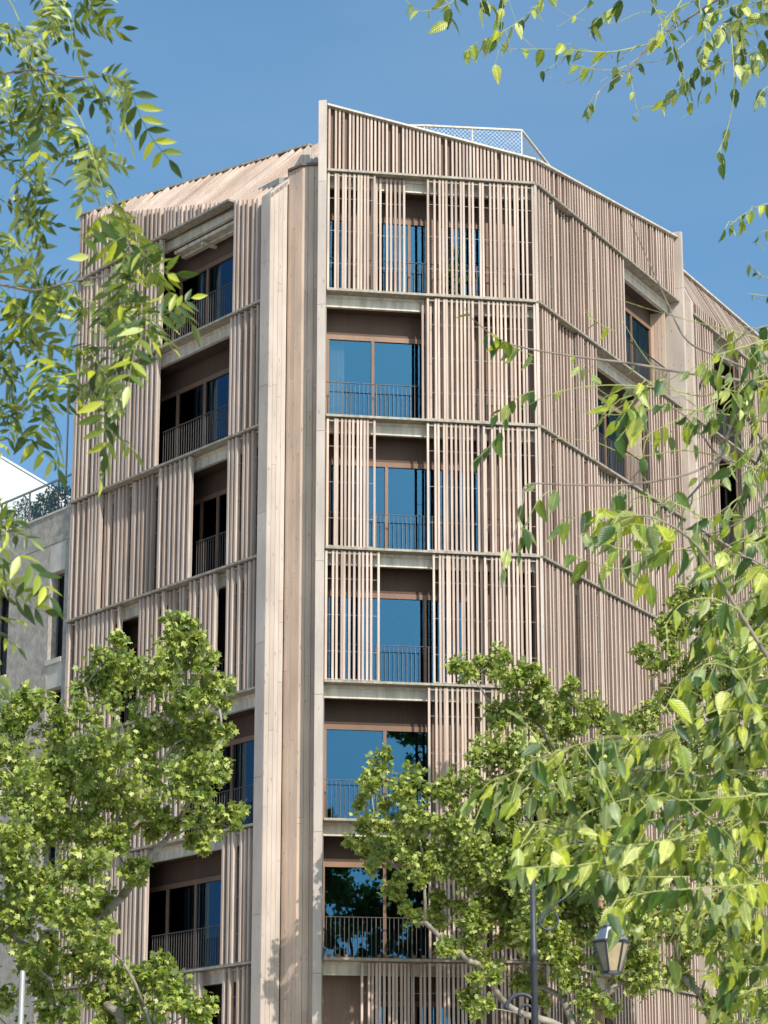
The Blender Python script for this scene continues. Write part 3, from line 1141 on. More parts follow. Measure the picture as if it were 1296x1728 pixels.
for k in range(0, 7):
    segs = [(U2 + 0.02, U2E)]
    if O2[k]:
        a, b = FR.u(O2[k][0], O2[k][2]), FR.u(O2[k][1], O2[k][2])
        segs = [(U2 + 0.02, a), (b, U2E)]
        railing(FR, a + 0.02, b - 0.02, k, w=0.22)
        wall_line(FR, k, U2 + 0.1, U2E, 0.8, [(a + 0.5, b + 0.6, [(a + b) / 2 + 0.5])], top=0.45)
    else:
        wall_line(FR, k, U2 + 0.1, U2E, 1.0, [], top=0.45)
    mb = MB()
    for j, (a, b) in enumerate(segs):
        run(FR, a, b, LV[k], LV[k + 1], RP, 1.25, seed=700 + k * 7 + j, indiv=False, wd=RWD, dp=RDP, inner=(1, 4))
        part(FR.box(MB(), a + 0.05, b - 0.02, 0.26, 0.30, LV[k] + 0.002, LV[k + 1] - 0.36), 'backing_wall', 'backing')
u = U2 + 0.06
while u < U2E:
    bent(REST, FR, u, LV[7] + 0.005, 27.05, 0.80, 28.50, RWD, RDP)
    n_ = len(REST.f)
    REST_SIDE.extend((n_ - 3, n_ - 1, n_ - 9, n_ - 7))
    u += r_.choice((0.15, 0.17, 0.19, 0.28))
mb = MB()
mb.plate([FR.p(U2, 0.16, LV[7]), FR.p(U2E, 0.16, LV[7]), FR.p(U2E, 0.16, 27.0), FR.p(U2, 0.16, 27.0)], Vector((FR.n[0], FR.n[1], 0)) * 0.05)
mb.plate([FR.p(U2, 0.17, 27.0), FR.p(U2E, 0.17, 27.0), FR.p(U2E, 0.92, 28.45), FR.p(U2, 0.92, 28.45)], Vector((FR.n[0], FR.n[1], 0)) * 0.05)
part(mb, 'parapet_wall', 'backing')
part(FR.box(MB(), FRL + 0.17, U2E, 0.70, 1.1, 28.50, 28.55), 'coping', 'beam')

# rest of the slats, roof, rooms, back walls
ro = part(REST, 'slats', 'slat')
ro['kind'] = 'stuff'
ro.data.materials.append(M['slat_side_shade'])
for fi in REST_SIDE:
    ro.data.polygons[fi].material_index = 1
mb = MB()
for f_, u0, u1 in ((FL, 0.0, FLL - 0.3), (FC, 0.3, FCL - 0.6), (FR, 1.5, 19.0)):
    f_.box(mb, u0, u1, 4.2, 4.3, 0.02, 26.3)
part(mb, 'room_wall', 'plaster')
part(MB().prism(outline(0.45), 26.75, 26.9), 'roof', 'roof')
mb = MB()
mb.prism([(24, 92), (24.2, 92), (24.2, 92.3), (-2, 92.3), (-7.2, 72.2), (FL.p(FLL - 0.02, 1.2, 0).x, FL.p(FLL - .02, 1.2, 0).y), (-7.0, 72), (-1.8, 92)], 0.0, 28.0)
part(mb, 'back_wall', 'plaster')
for f_, u0, u1 in ((FL, 0.0, FLL), (FC, 0.1, FCL - 0.05), (FR, 0.03, U2E)):
    part(f_.box(MB(), u0, u1, 0.25, 0.5, 0.0, LV[0] - 0.04), 'ground_storey_wall', 'board')

# rooftop guard rail with wire mesh
rp = [at(640, 209, 61.9), at(716, 212, 61.9), at(797, 217, 62.05), at(880, 222, 62.2), at(928, 262, 64.6), at(985, 305, 67.4), at(1040, 345, 70.2)]
ztop = sum(q.z for q in rp[:4]) / 4
rp = [Vector((q.x, q.y, ztop)) for q in rp]
mb = MB()
for i in range(len(rp) - 1):
    mb.bar(rp[i], rp[i + 1], 0.06, 0.05)
for q in rp:
    mb.bar(Vector((q.x, q.y, 26.9)), q - Vector((0, 0, 0.026)), 0.035, 0.035)
gr = part(mb, 'roof_railing', 'beam')
mb = MB()
for i in range(len(rp) - 1):
    a, b = rp[i], rp[i + 1]
    ln = (b - a).length
    h = ztop - 26.95
    s = 0.11
    n = int((ln + h) / s)
    for sg in (0, 1):
        for j in range(n):
            x0 = j * s - h
            pts = []
            x1 = x0 + h
            za, zb = 26.93, ztop - 0.03
            c0, c1 = max(0, x0), min(ln, x1)
            if c1 - c0 < 0.03:
                continue
            t0, t1 = (c0 - x0) / h, (c1 - x0) / h
            if sg:
                p = a.lerp(b, 1 - c0 / ln), a.lerp(b, 1 - c1 / ln)
            else:
                p = a.lerp(b, c0 / ln), a.lerp(b, c1 / ln)
            mb.bar(Vector((p[0].x, p[0].y, za + (zb - za) * t0)), Vector((p[1].x, p[1].y, za + (zb - za) * t1)), 0.0038, 0.0038)
child_of(mb.build('wire_mesh', M['wire']), gr)

# curtain in the fifth-floor window, curtain far right
def curtain(fac, u0, u1, w, z0, z1, label):
    mb = MB()
    n = 28
    pts = []
    for i in range(n + 1):
        u = u0 + (u1 - u0) * i / n
        pts.append((u, w + 0.035 * math.sin(i * 1.9) + 0.012 * math.sin(i * 0.7)))
    for (ua, wa), (ub, wb) in zip(pts, pts[1:]):
        b = len(mb.v)
        for (u, ww) in ((ua, wa), (ub, wb)):
            mb.v += [tuple(fac.p(u, ww, z0)), tuple(fac.p(u, ww, z1)), tuple(fac.p(u, ww + 0.006, z0)), tuple(fac.p(u, ww + 0.006, z1))]
        mb.f += [(b, b + 4, b + 5, b + 1), (b + 2, b + 3, b + 7, b + 6), (b + 1, b + 5, b + 7, b + 3), (b, b + 2, b + 6, b + 4)]
    return tag(mb.build('curtain', M['curtain']), label, 'curtain')


curtain(FC, FC.u(553, 600, 1.0), FC.u(582, 600, 1.0), 1.08, LV[5] + 0.02, LV[6] - 0.95, 'pale gathered curtain behind the blue glass next to the prow fin')
curtain(FR, FR.u(1085, 600, 1.15), FR.u(1106, 600, 1.15), 1.2, LV[6] + 0.02, LV[7] - 0.8, 'pale curtain behind the window of the top loggia beside the far fin')
curtain(FL, FL.u(350, 500, 1.1), FL.u(340, 500, 1.1), 1.1, LV[6] + 0.02, LV[7] - 0.9, 'white curtain edge in the top left loggia window')


# ------------------------------------------------------------------ neighbouring concrete building
NB = empty('concrete_building', (-12, 72, 0))
tag(NB, 'grey ribbed concrete block with narrow windows adjoining the timber building', 'building')
FN = Fac(*FL.p(FLL + 0.05, 0.12, 0).to_2d(), -0.6115, 0.7912, 0.7912, 0.6115)
NTOP = 20.40


def npart(mb, name, mat):
    return under(mb.build(name, M[mat]), NB)


n_w1 = (FN.u(108, 1000), FN.u(83, 1000))
n_w2 = (FN.u(13, 1060), FN.u(-14, 1060))
wd_ = n_w1[1] - n_w1[0]
cols = [n_w1, n_w2]
st = n_w2[0] - n_w1[0]
for q in range(2, 4):
    cols.append((n_w1[0] + st * q, n_w1[0] + st * q + wd_))
NL = cols[-1][1] + 1.5
# storeys: window from sill to head
z_head, z_sill = 18.75, 16.25
rows = [(16.30 - 3.17 * i, 18.70 - 3.17 * i) for i in range(5)]
npart(FN.box(MB(), 0, NL, 0.42, 6.0, 0.0, NTOP - 0.05), 'wall_core', 'concrete')
npart(FN.box(MB(), -0.005, NL, -0.03, 0.6, NTOP - 0.06, NTOP), 'coping', 'concrete')
# ribbed parapet panels
xs = [0, n_w1[1] + 0.15, n_w2[0] - 0.2, n_w2[1] + 0.4, cols[2][1], NL]
for a, b in zip(xs, xs[1:]):
    npart(FN.box(MB(), a + 0.004, b - 0.004, 0.0 + 0.006 * (int(a * 7) % 2), 0.419, rows[0][1] + 0.80, NTOP - 0.062), 'ribbed_panel', 'ribbed')
edge = 0.0
for ci, (a, b) in enumerate(cols):
    for i, (zs_, zh) in enumerate(rows):
        # ribbed panel before this column, storey height
        z1 = rows[0][1] + 0.79 if i == 0 else rows[i - 1][0] - 0.06
        npart(FN.box(MB(), edge + 0.004, a - 0.004, 0.008 * ((i + ci) % 2), 0.418, zs_ - 0.06 + 0.006, z1), 'ribbed_panel', 'ribbed')
        # smooth lintel panel over the window, sill, recessed window
        npart(FN.box(MB(), a, b, 0.012, 0.417, zh, z1 - 0.002), 'lintel_panel', 'concrete')
        npart(FN.box(MB(), a - 0.01, b + 0.01, -0.05, 0.40, zs_ - 0.13, zs_), 'sill', 'concrete')
        wf = MB()
        FN.box(wf, a + 0.002, b - 0.002, 0.26, 0.31, zh - 0.07, zh - 0.002)
        FN.box(wf, a + 0.002, a + 0.07, 0.26, 0.31, zs_ + 0.002, zh - 0.071)
        FN.box(wf, b - 0.07, b - 0.002, 0.26, 0.31, zs_ + 0.002, zh - 0.071)
        w = npart(wf, 'window', 'iron')
        child_of(FN.box(MB(), a + 0.071, b - 0.071, 0.28, 0.29, zs_ + 0.002, zh - 0.072).build('pane', M['dark_glass']), w)
        child_of(FN.box(MB(), a + 0.03, b - 0.03, 0.36, 0.40, zs_ + 0.002, zh - 0.02).build('blind', M['iron']), w)
    edge = b
npart(FN.box(MB(), edge + 0.004, NL, 0.0, 0.418, 0.0, rows[0][1] + 0.79), 'ribbed_panel', 'ribbed')
npart(FN.box(MB(), 0.002, NL - 0.01, 0.03, 0.415, 0.0, rows[-1][0] - 0.14), 'plinth', 'concrete')
# roof terrace glass guard
zr = NTOP + 1.0
mb = MB()
mb.bar(FN.p(0.02, 0.25, zr), FN.p(NL, 0.25, zr), 0.05, 0.05)
gu = npart(mb, 'handrail', 'steel_pole')
uu = 1.25
prev = 0.02
while uu < NL:
    child_of(MB().bar(FN.p(uu, 0.25, NTOP), FN.p(uu, 0.25, zr - 0.026), 0.045, 0.045).build('post', M['iron']), gu)
    child_of(FN.box(MB(), prev + 0.04, uu - 0.04, 0.245, 0.255, NTOP + 0.06, zr - 0.05).build('pane', M['clear_glass']), gu)
    prev = uu
    uu += 1.55

# white gabled house far behind
WH = empty('white_house', (-16, 86, 0))
pk = at(-120, 700, 85)
e1 = at(150, 861, 85)
wl = 2 * pk.x - e1.x
mb = MB()
poly = [Vector((wl, 85, 0)), Vector((e1.x, 85, 0)), Vector((e1.x, 85, e1.z)), Vector((pk.x, 85, pk.z)), Vector((wl, 85, e1.z))]
mb.plate(poly, (0, 9, 0))
under(mb.build('wall', M['white']), WH)
mb = MB()
for xa, za, xb, zb in ((pk.x, pk.z, e1.x + 0.1, e1.z - 0.06), (wl - 0.1, e1.z - 0.06, pk.x, pk.z)):
    mb.hexa([(xa, 84.95, za + 0.01), (xb, 84.95, zb + 0.01), (xb, 94.05, zb + 0.01), (xa, 94.05, za + 0.01),
             (xa, 84.95, za + 0.08), (xb, 84.95, zb + 0.08), (xb, 94.05, zb + 0.08), (xa, 94.05, za + 0.08)])
under(mb.build('roof', M['white']), WH)
tag(WH, 'white rendered gable wall rising behind the roof terrace hedge', 'house')
# mast
p = at(112, 790, 70.5)
am = empty('antenna_mast', (p.x, p.y, NTOP - 0.05))
zt = at(112, 668, 70.5).z
under(MB().tube([(p.x, p.y, NTOP - 0.05), (p.x, p.y, zt)], 0.028, 8).build('pole', M['steel_pole']), am)
mb = MB()
mb.tube([(p.x, p.y, zt - 0.3), (p.x, p.y, zt - 0.1)], 0.05, 8)
under(mb.build('clamp', M['steel_pole']), am)
tag(am, 'thin pale mast standing on the roof terrace beside the timber building', 'mast')


# ------------------------------------------------------------------ foliage
def unit(a):
    return a / np.maximum(np.linalg.norm(a, axis=-1, keepdims=True), 1e-9)


def leaf_cloud(name, P, AX, NR, S, tmpl_v, tmpl_t, mat):
    """many leaves as one mesh: base P, axis AX, normal NR, size S"""
    AX = unit(AX)
    NR = unit(NR - AX * (NR * AX).sum(1, keepdims=True))
    SD = np.cross(AX, NR)
    tv = np.asarray(tmpl_v, dtype=np.float64)
    V = P[:, None, :] + S[:, None, None] * (tv[None, :, 0:1] * SD[:, None, :] + tv[None, :, 1:2] * AX[:, None, :] + tv[None, :, 2:3] * NR[:, None, :])
    n, k = len(P), len(tv)
    T = np.asarray(tmpl_t)[None, :, :] + (np.arange(n) * k)[:, None, None]
    return tri_mesh(name, V.reshape(-1, 3), T.reshape(-1, 3), mat, False, np.tile(tv[:, :2], (n, 1)))


# five-lobed plane-tree leaf (x across, y along, z lift)
PL_V = [(0, 0.35, 0.06), (0, 0, 0), (0.22, 0.10, 0.0), (0.50, 0.12, -0.10), (0.30, 0.36, 0.02), (0.52, 0.66, -0.08), (0.20, 0.66, 0.02),
        (0, 1.0, -0.10), (-0.20, 0.66, 0.02), (-0.52, 0.66, -0.08), (-0.30, 0.36, 0.02), (-0.50, 0.12, -0.10), (-0.22, 0.10, 0.0)]
PL_T = [(0, i, i + 1) for i in range(1, 12)] + [(0, 12, 1)]
OV_V = [(0, 0, 0), (0.16, 0.18, 0.05), (0.24, 0.42, 0.07), (0.16, 0.72, 0.04), (0, 1.0, -0.08), (-0.16, 0.72, 0.04), (-0.24, 0.42, 0.07), (-0.16, 0.18, 0.05), (0, 0.25, 0.0), (0, 0.5, -0.005), (0, 0.76, -0.02)]
OV_T = [(0, 1, 8), (1, 2, 9), (1, 9, 8), (2, 3, 10), (2, 10, 9), (3, 4, 10), (4, 5, 10), (5, 6, 9), (5, 9, 10), (6, 7, 8), (6, 8, 9), (7, 0, 8)]


def catmull(pts, k=5):
    pts = [Vector(p) for p in pts]
    if len(pts) < 3:
        return [pts[0].lerp(pts[-1], i / k) for i in range(k + 1)]
    out = []
    for i in range(len(pts) - 1):
        p0, p1, p2, p3 = pts[max(i - 1, 0)], pts[i], pts[i + 1], pts[min(i + 2, len(pts) - 1)]
        for j in range(k):
            t = j / k
            out.append(0.5 * ((2 * p1) + (p2 - p0) * t + (2 * p0 - 5 * p1 + 4 * p2 - p3) * t * t + (3 * p1 - p0 - 3 * p2 + p3) * t ** 3))
    out.append(pts[-1])
    return out


def plane_tree(px_trunk, Y, clumps, label, seed, leaf=0.17, dens=1.0, spread=1.5, fork=5.0, lean=0.0):
    rg = np.random.default_rng(seed)
    rr = random.Random(seed)
    base = at(px_trunk, 2085, Y)
    base.z = 0
    T = empty('plane_tree', base)
    tag(T, label, 'tree')
    sc = F_PX / Y
    cs, sat = [], []
    for c in clumps:
        px, py, r = c[:3]
        dy = c[3] if len(c) > 3 else rr.uniform(-spread, spread)
        q = at(px, py, Y + dy)
        cs.append((q, r / sc))
        for _ in range(2):
            an, rr_ = rr.uniform(0, 6.28), r * rr.uniform(0.7, 1.1)
            q2 = at(px + math.cos(an) * rr_, py + math.sin(an) * rr_, Y + dy + rr.uniform(-.5, .5))
            sat.append((q2, r / sc * rr.uniform(0.3, 0.6)))
    # limbs: attach each clump to the nearest lower node
    nodes = [base.copy(), base + Vector((0.05 + lean * 0.3, 0, fork * 0.5)), base + Vector((lean, 0.1, fork))]
    par = [-1, 0, 1]
    order = sorted(range(len(cs)), key=lambda i: (cs[i][0] - nodes[2]).length)
    for i in order:
        q = cs[i][0]
        best, bi = 1e9, 2
        for j in range(2, len(nodes)):
            d = (q - nodes[j]).length
            up = q.z - nodes[j].z
            cost = d + max(0, 0.5 - up) * 1.2 + (nodes[j] - nodes[2]).length * 0.35
            if cost < best:
                best, bi = cost, j
        a = nodes[bi]
        m1 = a.lerp(q, 0.5) + Vector((rr.uniform(-.2, .2), rr.uniform(-.2, .2), rr.uniform(0.0, .3)))
        nodes.append(m1)
        par.append(bi)
        nodes.append(q.copy())
        par.append(len(nodes) - 2)
    cnt = [0] * len(nodes)
    for i in range(len(nodes) - 1, -1, -1):
        cnt[i] += 1
        if par[i] >= 0:
            cnt[par[i]] += cnt[i]
    rad = [0.0095 * (c ** 0.56) for c in cnt]
    rad[0] = rad[1] * 1.25
    mt = MB()
    mt.tube(catmull([nodes[0], nodes[1], nodes[2]], 4), [rad[0] + (rad[2] - rad[0]) * i / 8 for i in range(9)], 12)
    ml = MB()
    for i in range(3, len(nodes)):
        a, b = nodes[par[i]], nodes[i]
        mid = a.lerp(b, 0.5) + Vector((rr.uniform(-.06, .06), rr.uniform(-.06, .06), rr.uniform(-.05, .08)))
        ra = min(rad[par[i]], rad[i] * 1.25)
        ml.tube([a, mid, b], [ra, (ra + rad[i]) / 2, rad[i]], 7)
    under(mt.build('trunk', M['pale_bark'], None, True), T)
    under(ml.build('limbs', M['pale_bark'], None, True), T)
    # shoots and leaves
    Pn, An, Nn, Sn = [], [], [], []
    tw = MB()
    for (q, r) in cs + sat:
        c0 = np.array(q)
        ns = max(8, int(38 * dens * (r / 0.55) ** 1.7))
        for s in range(ns):
            d = rg.normal(size=3)
            d /= np.linalg.norm(d)
            d[2] += 0.25
            L_ = r * rg.uniform(0.55, 1.12)
            st_ = c0 + d * r * rg.uniform(0.0, 0.35)
            en = c0 + d * L_ + np.array((0, 0, -0.06 * r))
            if s % 3 == 0:
                tw.tube([tuple(c0 * 0.6 + st_ * 0.4), tuple(st_), tuple(en)], [0.010, 0.008, 0.004], 3)
            m = rg.integers(9, 15)
            t = np.linspace(0.25, 1.05, m)[:, None]
            pts = st_[None] * (1 - t) + en[None] * t + rg.normal(size=(m, 3)) * 0.045
            ax = d[None] * 0.45 + rg.normal(size=(m, 3)) * 0.75 + np.array((0, 0, -0.30))
            nr = np.array((S_DIR.x * 0.3, S_DIR.y * 0.3, 0.7))[None] + rg.normal(size=(m, 3)) * 0.75 + d[None] * 0.3
            Pn.append(pts); An.append(ax); Nn.append(nr)
            Sn.append(leaf * rg.uniform(0.55, 1.15, size=m) * (1.12 - 0.35 * t[:, 0]))
    P_, A_, N_, S_ = np.concatenate(Pn), np.concatenate(An), np.concatenate(Nn), np.concatenate(Sn)
    cm = leaf_cloud('crown', P_, A_, N_, S_, PL_V, PL_T, M['plane_leaf'])
    under(tag(link('crown', cm), kind='stuff'), T)
    under(tag(tw.build('twigs', M['twig']), kind='stuff'), T)
    return T


left_clumps = [(300, 1085, 38), (325, 1112, 42), (205, 1130, 45), (165, 1155, 36), (175, 1110, 26), (262, 1150, 52), (340, 1165, 42), (372, 1162, 24), (150, 1205, 24),
               (30, 1215, 46), (92, 1235, 50), (20, 1275, 50), (180, 1265, 52), (258, 1235, 55), (330, 1240, 48), (372, 1235, 24), (312, 1325, 48), (362, 1300, 34),
               (385, 1385, 26), (345, 1395, 36), (300, 1390, 26), (125, 1310, 66), (42, 1345, 62), (205, 1345, 56), (100, 1400, 62), (188, 1410, 44), (255, 1300, 46), (30, 1435, 54),
               (250, 1385, 30), (128, 1470, 46), (60, 1510, 50), (20, 1560, 50), (112, 1545, 46), (172, 1520, 34), (62, 1625, 48), (135, 1625, 52), (200, 1650, 46), (250, 1672, 40),
               (300, 1685, 36), (180, 1700, 46), (335, 1712, 24), (265, 1640, 26), (235, 1480, 24), (90, 1700, 44), (245, 1720, 36), (150, 1580, 36), (30, 1500, 40), (260, 1760, 50), (150, 1790, 60), (60, 1780, 60), (350, 1760, 24),
               (-40, 1300, 60), (-60, 1420, 60), (-40, 1560, 60), (-50, 1680, 60), (-120, 1400, 60), (-130, 1550, 60)]
plane_tree(190, 47, left_clumps, 'bright green plane tree in front of the concrete building and left loggias', 21, leaf=0.15, fork=4.4)
right_clumps = [(828, 1118, 30), (862, 1142, 34), (792, 1135, 26), (905, 1160, 30), (950, 1185, 34), (1000, 1205, 30), (880, 1205, 38), (930, 1245, 44), (640, 1305, 30), (680, 1335, 38), (622, 1335, 24),
                (625, 1395, 30), (690, 1395, 44), (762, 1330, 36), (760, 1400, 48), (822, 1345, 44), (850, 1420, 54), (900, 1345, 48), (790, 1470, 48), (715, 1470, 42), (655, 1440, 36), (615, 1425, 22),
                (735, 1535, 26), (700, 1550, 20), (852, 1500, 54), (920, 1445, 54), (962, 1375, 54), (1000, 1300, 46), (1048, 1245, 40), (862, 1575, 46), (930, 1550, 50), (1000, 1475, 54), (1050, 1400, 54), (1080, 1320, 50),
                (815, 1625, 28), (790, 1675, 22), (810, 1700, 16), (960, 1620, 46), (1040, 1560, 52), (1100, 1470, 54), (900, 1660, 30), (1000, 1690, 40), (1080, 1650, 46), (800, 1560, 34), (830, 1270, 40), (840, 1210, 32),
                (660, 1500, 18), (760, 1600, 14), (880, 1290, 46), (830, 1400, 50), (880, 1460, 56), (940, 1500, 56), (980, 1430, 56), (1040, 1330, 50), (1010, 1380, 50), (900, 1540, 50), (1060, 1480, 54), (980, 1560, 50), (950, 1310, 46), (820, 1540, 40), (1080, 1560, 50), (1040, 1620, 46), (930, 1600, 40), (780, 1430, 46)]
plane_tree(975, 55.9, right_clumps, 'plane tree with dense crown hiding the lower corner of the timber building', 22, leaf=0.15, spread=1.1, fork=4.6)
far_clumps = [(1160, 1005, 30), (1130, 1075, 32), (1098, 1115, 24), (1200, 1050, 50), (1170, 1125, 44), (1240, 1115, 54), (1285, 1045, 50), (1132, 1175, 34), (1222, 1195, 54), (1285, 1180, 50), (1092, 1215, 30),
              (1182, 1275, 54), (1255, 1295, 56), (1150, 1350, 54), (1230, 1400, 60), (1290, 1380, 50), (1170, 1450, 56), (1250, 1500, 60), (1130, 1540, 50), (1200, 1590, 46), (1280, 1600, 56), (1320, 1250, 60), (1340, 1450, 60),
              (1140, 1640, 32), (1240, 1680, 50), (1310, 1700, 50), (1360, 1120, 60), (1380, 1320, 60), (1390, 1560, 60)]
plane_tree(1165, 57.0, far_clumps, 'plane tree at the right edge in front of the slatted right front', 23, leaf=0.145, spread=0.9, fork=5.2)


# ------------------------------------------------------------------ terrace hedge plants
def shrub(px, py, r_px, Y, label, seed):
    rg = np.random.default_rng(seed)
    q = at(px, py, Y)
    r = r_px / (F_PX / Y)
    T = empty('hedge_shrub', (q.x, q.y, NTOP - 0.05))
    n = 1500
    d = unit(rg.normal(size=(n, 3)))
    rad = rg.uniform(0.3, 1.0, size=(n, 1)) ** 0.5 * (1 + 0.25 * np.sin(d[:, :1] * 7 + seed) * np.cos(d[:, 2:3] * 6))
    P_ = np.array((q.x, q.y, NTOP + 0.55)) + d * rad * np.array((r, r * 0.8, 0.62))
    ax = d + rg.normal(size=(n, 3)) * 0.6 + np.array((0, 0, 0.4))
    nr = np.array((0.1, -0.3, 0.8)) + rg.normal(size=(n, 3)) * 0.6
    me = leaf_cloud('foliage', P_, ax, nr, rg.uniform(0.05, 0.1, n), OV_V, OV_T, M['hedge_leaf'])
    under(tag(link('foliage', me), kind='stuff'), T)
    mb = MB()
    for i in range(5):
        e = Vector((q.x + rg.uniform(-.3, .3), q.y + rg.uniform(-.2, .2), NTOP + 0.8))
        mb.tube([(q.x, q.y, NTOP - 0.05), ((q.x + e.x) / 2, (q.y + e.y) / 2, NTOP + 0.35), e], [0.02, 0.014, 0.008], 5)
    under(mb.build('stems', M['bark']), T)
    tag(T, label, 'shrub', 'shrubs behind the terrace glass')


# back edge of the terrace: along the guard
def on_terrace(px, w=0.85):
    r = at(px, 850, 1.0)
    n, o = FN.n, FN.o
    t = (w + o[0] * n[0] + o[1] * n[1]) / (r.x * n[0] + n[1])
    return t


npx = [(103, 28, 'dark shrub on the roof terrace touching the timber corner'), (78, 24, 'grey-green shrub second from the timber corner on the terrace'),
       (45, 30, 'shrub in the middle of the terrace hedge in front of the white gable'), (8, 30, 'leftmost visible shrub of the roof terrace hedge')]
for i, (px, r, lb) in enumerate(npx):
    shrub(px, 830, r, on_terrace(px), lb, 50 + i)

# potted plant behind the top centre screens
q = FC.p(FC.u(775, 440), 0.66, LV[6])
PP = empty('potted_plant', q)
under(MB().lathe((q.x, q.y, q.z - 0.02), [(0.11, 0), (0.15, 0.28), (0.165, 0.30), (0.14, 0.30)], 14).build('pot', M['pot']), PP)
rg = np.random.default_rng(3)
n = 90
P_ = np.array((q.x, q.y, q.z + 0.35)) + rg.normal(size=(n, 3)) * np.array((0.16, 0.08, 0.3)) + np.array((0, 0, 0.45))
under(tag(link('foliage', leaf_cloud('foliage', P_, rg.normal(size=(n, 3)) + np.array((0, 0, .6)), rg.normal(size=(n, 3)) + np.array((0, -.5, .5)), rg.uniform(.12, .26, n), OV_V, OV_T, M['elm_leaf'])), kind='stuff'), PP)
under(MB().tube([q + Vector((0, 0, 0.25)), q + Vector((0.02, 0, 0.9))], [0.02, 0.01], 6).build('stem', M['bark']), PP)
tag(PP, 'potted leafy plant behind the slats of the top centre loggia', 'potted plant')


q = FL.p(FL.u(292, 560, 0.55), 0.55, LV[6])
PL = empty('potted_palm', q)
under(MB().lathe((q.x, q.y, q.z - 0.02), [(0.12, 0), (0.16, 0.30), (0.175, 0.32), (0.15, 0.32)], 14).build('pot', M['pot']), PL)
n = 70
d_ = unit(rg.normal(size=(n, 3)) * np.array((1, 1, 0.6)) + np.array((0, 0, .7)))
P_ = np.array((q.x, q.y, q.z + 0.75)) + d_ * 0.12
under(tag(link('foliage', leaf_cloud('foliage', P_, d_, rg.normal(size=(n, 3)) * .3 + np.array((0, -.2, 1.0)), rg.uniform(.28, .5, n), [(a * 0.35, b, c) for (a, b, c) in OV_V], OV_T, M['elm_leaf'])), kind='stuff'), PL)
under(MB().tube([q + Vector((0, 0, 0.25)), q + Vector((0.01, 0, 0.8))], [0.03, 0.02], 6).build('stem', M['bark']), PL)
tag(PL, 'small palm with narrow leaves behind the railing of the top left loggia', 'potted plant')
pot_me = MB().lathe((0, 0, 0), [(0.033, 0), (0.043, 0.07), (0.047, 0.073), (0.047, 0.088), (0.04, 0.088)], 12).mesh('terracotta_pot', M['pot'], False)
pxs = [556, 570, 585, 641, 655, 668, 700, 716, 732]
for i, px in enumerate(pxs):
    o = link('terracotta_pot', pot_me, None, FC.p(FC.u(px, 1608), 0.10, LV[1] + 0.001))
    nth = ('first', 'second', 'third', 'fourth', 'fifth', 'sixth', 'seventh', 'eighth', 'ninth')[i]
    lb = nth + ' small terracotta pot from the prow fin on the lower centre balcony edge'
    tag(o, lb, 'flower pot', 'pots on the lower centre balcony')

# ------------------------------------------------------------------ street lantern
YL = 36.0
SCL = F_PX / YL
pb = at(908, 2085, YL)
LA = empty('street_lantern', (pb.x, YL, 0))
tag(LA, 'old iron street lamp with hexagonal lantern hanging from a curved arm', 'street lamp')
ptop = at(908, 1470, YL)
mb = MB()
mb.lathe((pb.x, YL, 0), [(0.16, 0), (0.16, 0.25), (0.11, 0.32), (0.11, 0.9), (0.085, 0.95), (0.06, 1.4), (0.045, ptop.z - 1.2), (0.06, ptop.z - 1.18), (0.06, ptop.z - 1.1), (0.042, ptop.z - 1.05), (0.038, ptop.z)], 14)
under(mb.build('post', M['lamp_iron'], None, True), LA)
lc = at(1032, 1600, YL)
arm = [at(908, 1475, YL), at(918, 1452, YL), at(945, 1430, YL), at(975, 1420, YL), at(1005, 1430, YL), at(1024, 1460, YL), at(1031, 1500, YL), at(1032, 1546, YL)]
under(MB().tube(catmull(arm, 5), 0.026, 8).build('arm', M['lamp_iron'], None, True), LA)
brace = [at(908, 1560, YL), at(935, 1528, YL), at(960, 1508, YL), at(975, 1475, YL), at(985, 1425, YL)]
under(MB().tube(catmull(brace, 5), 0.018, 8).build('brace', M['lamp_iron'], None, True), LA)


def ring(cx, cy, r, a0, a1, rad, name):
    pts = [at(cx + r * math.cos(a0 + (a1 - a0) * i / 18), cy - r * math.sin(a0 + (a1 - a0) * i / 18), YL) for i in range(19)]
    under(MB().tube(pts, rad, 7).build(name, M['lamp_iron'], None, True), LA)


ring(926, 1553, 16, 1.0, -4.6, 0.016, 'scroll')
ring(880, 1704, 26, 0.0, math.pi, 0.03, 'side_scroll')
ring(888, 1708, 12, -0.5, 4.0, 0.02, 'side_scroll')
# lantern body (hexagonal)
m_ = 1.0 / SCL


def LZ(py):
    return at(1032, py, YL).z


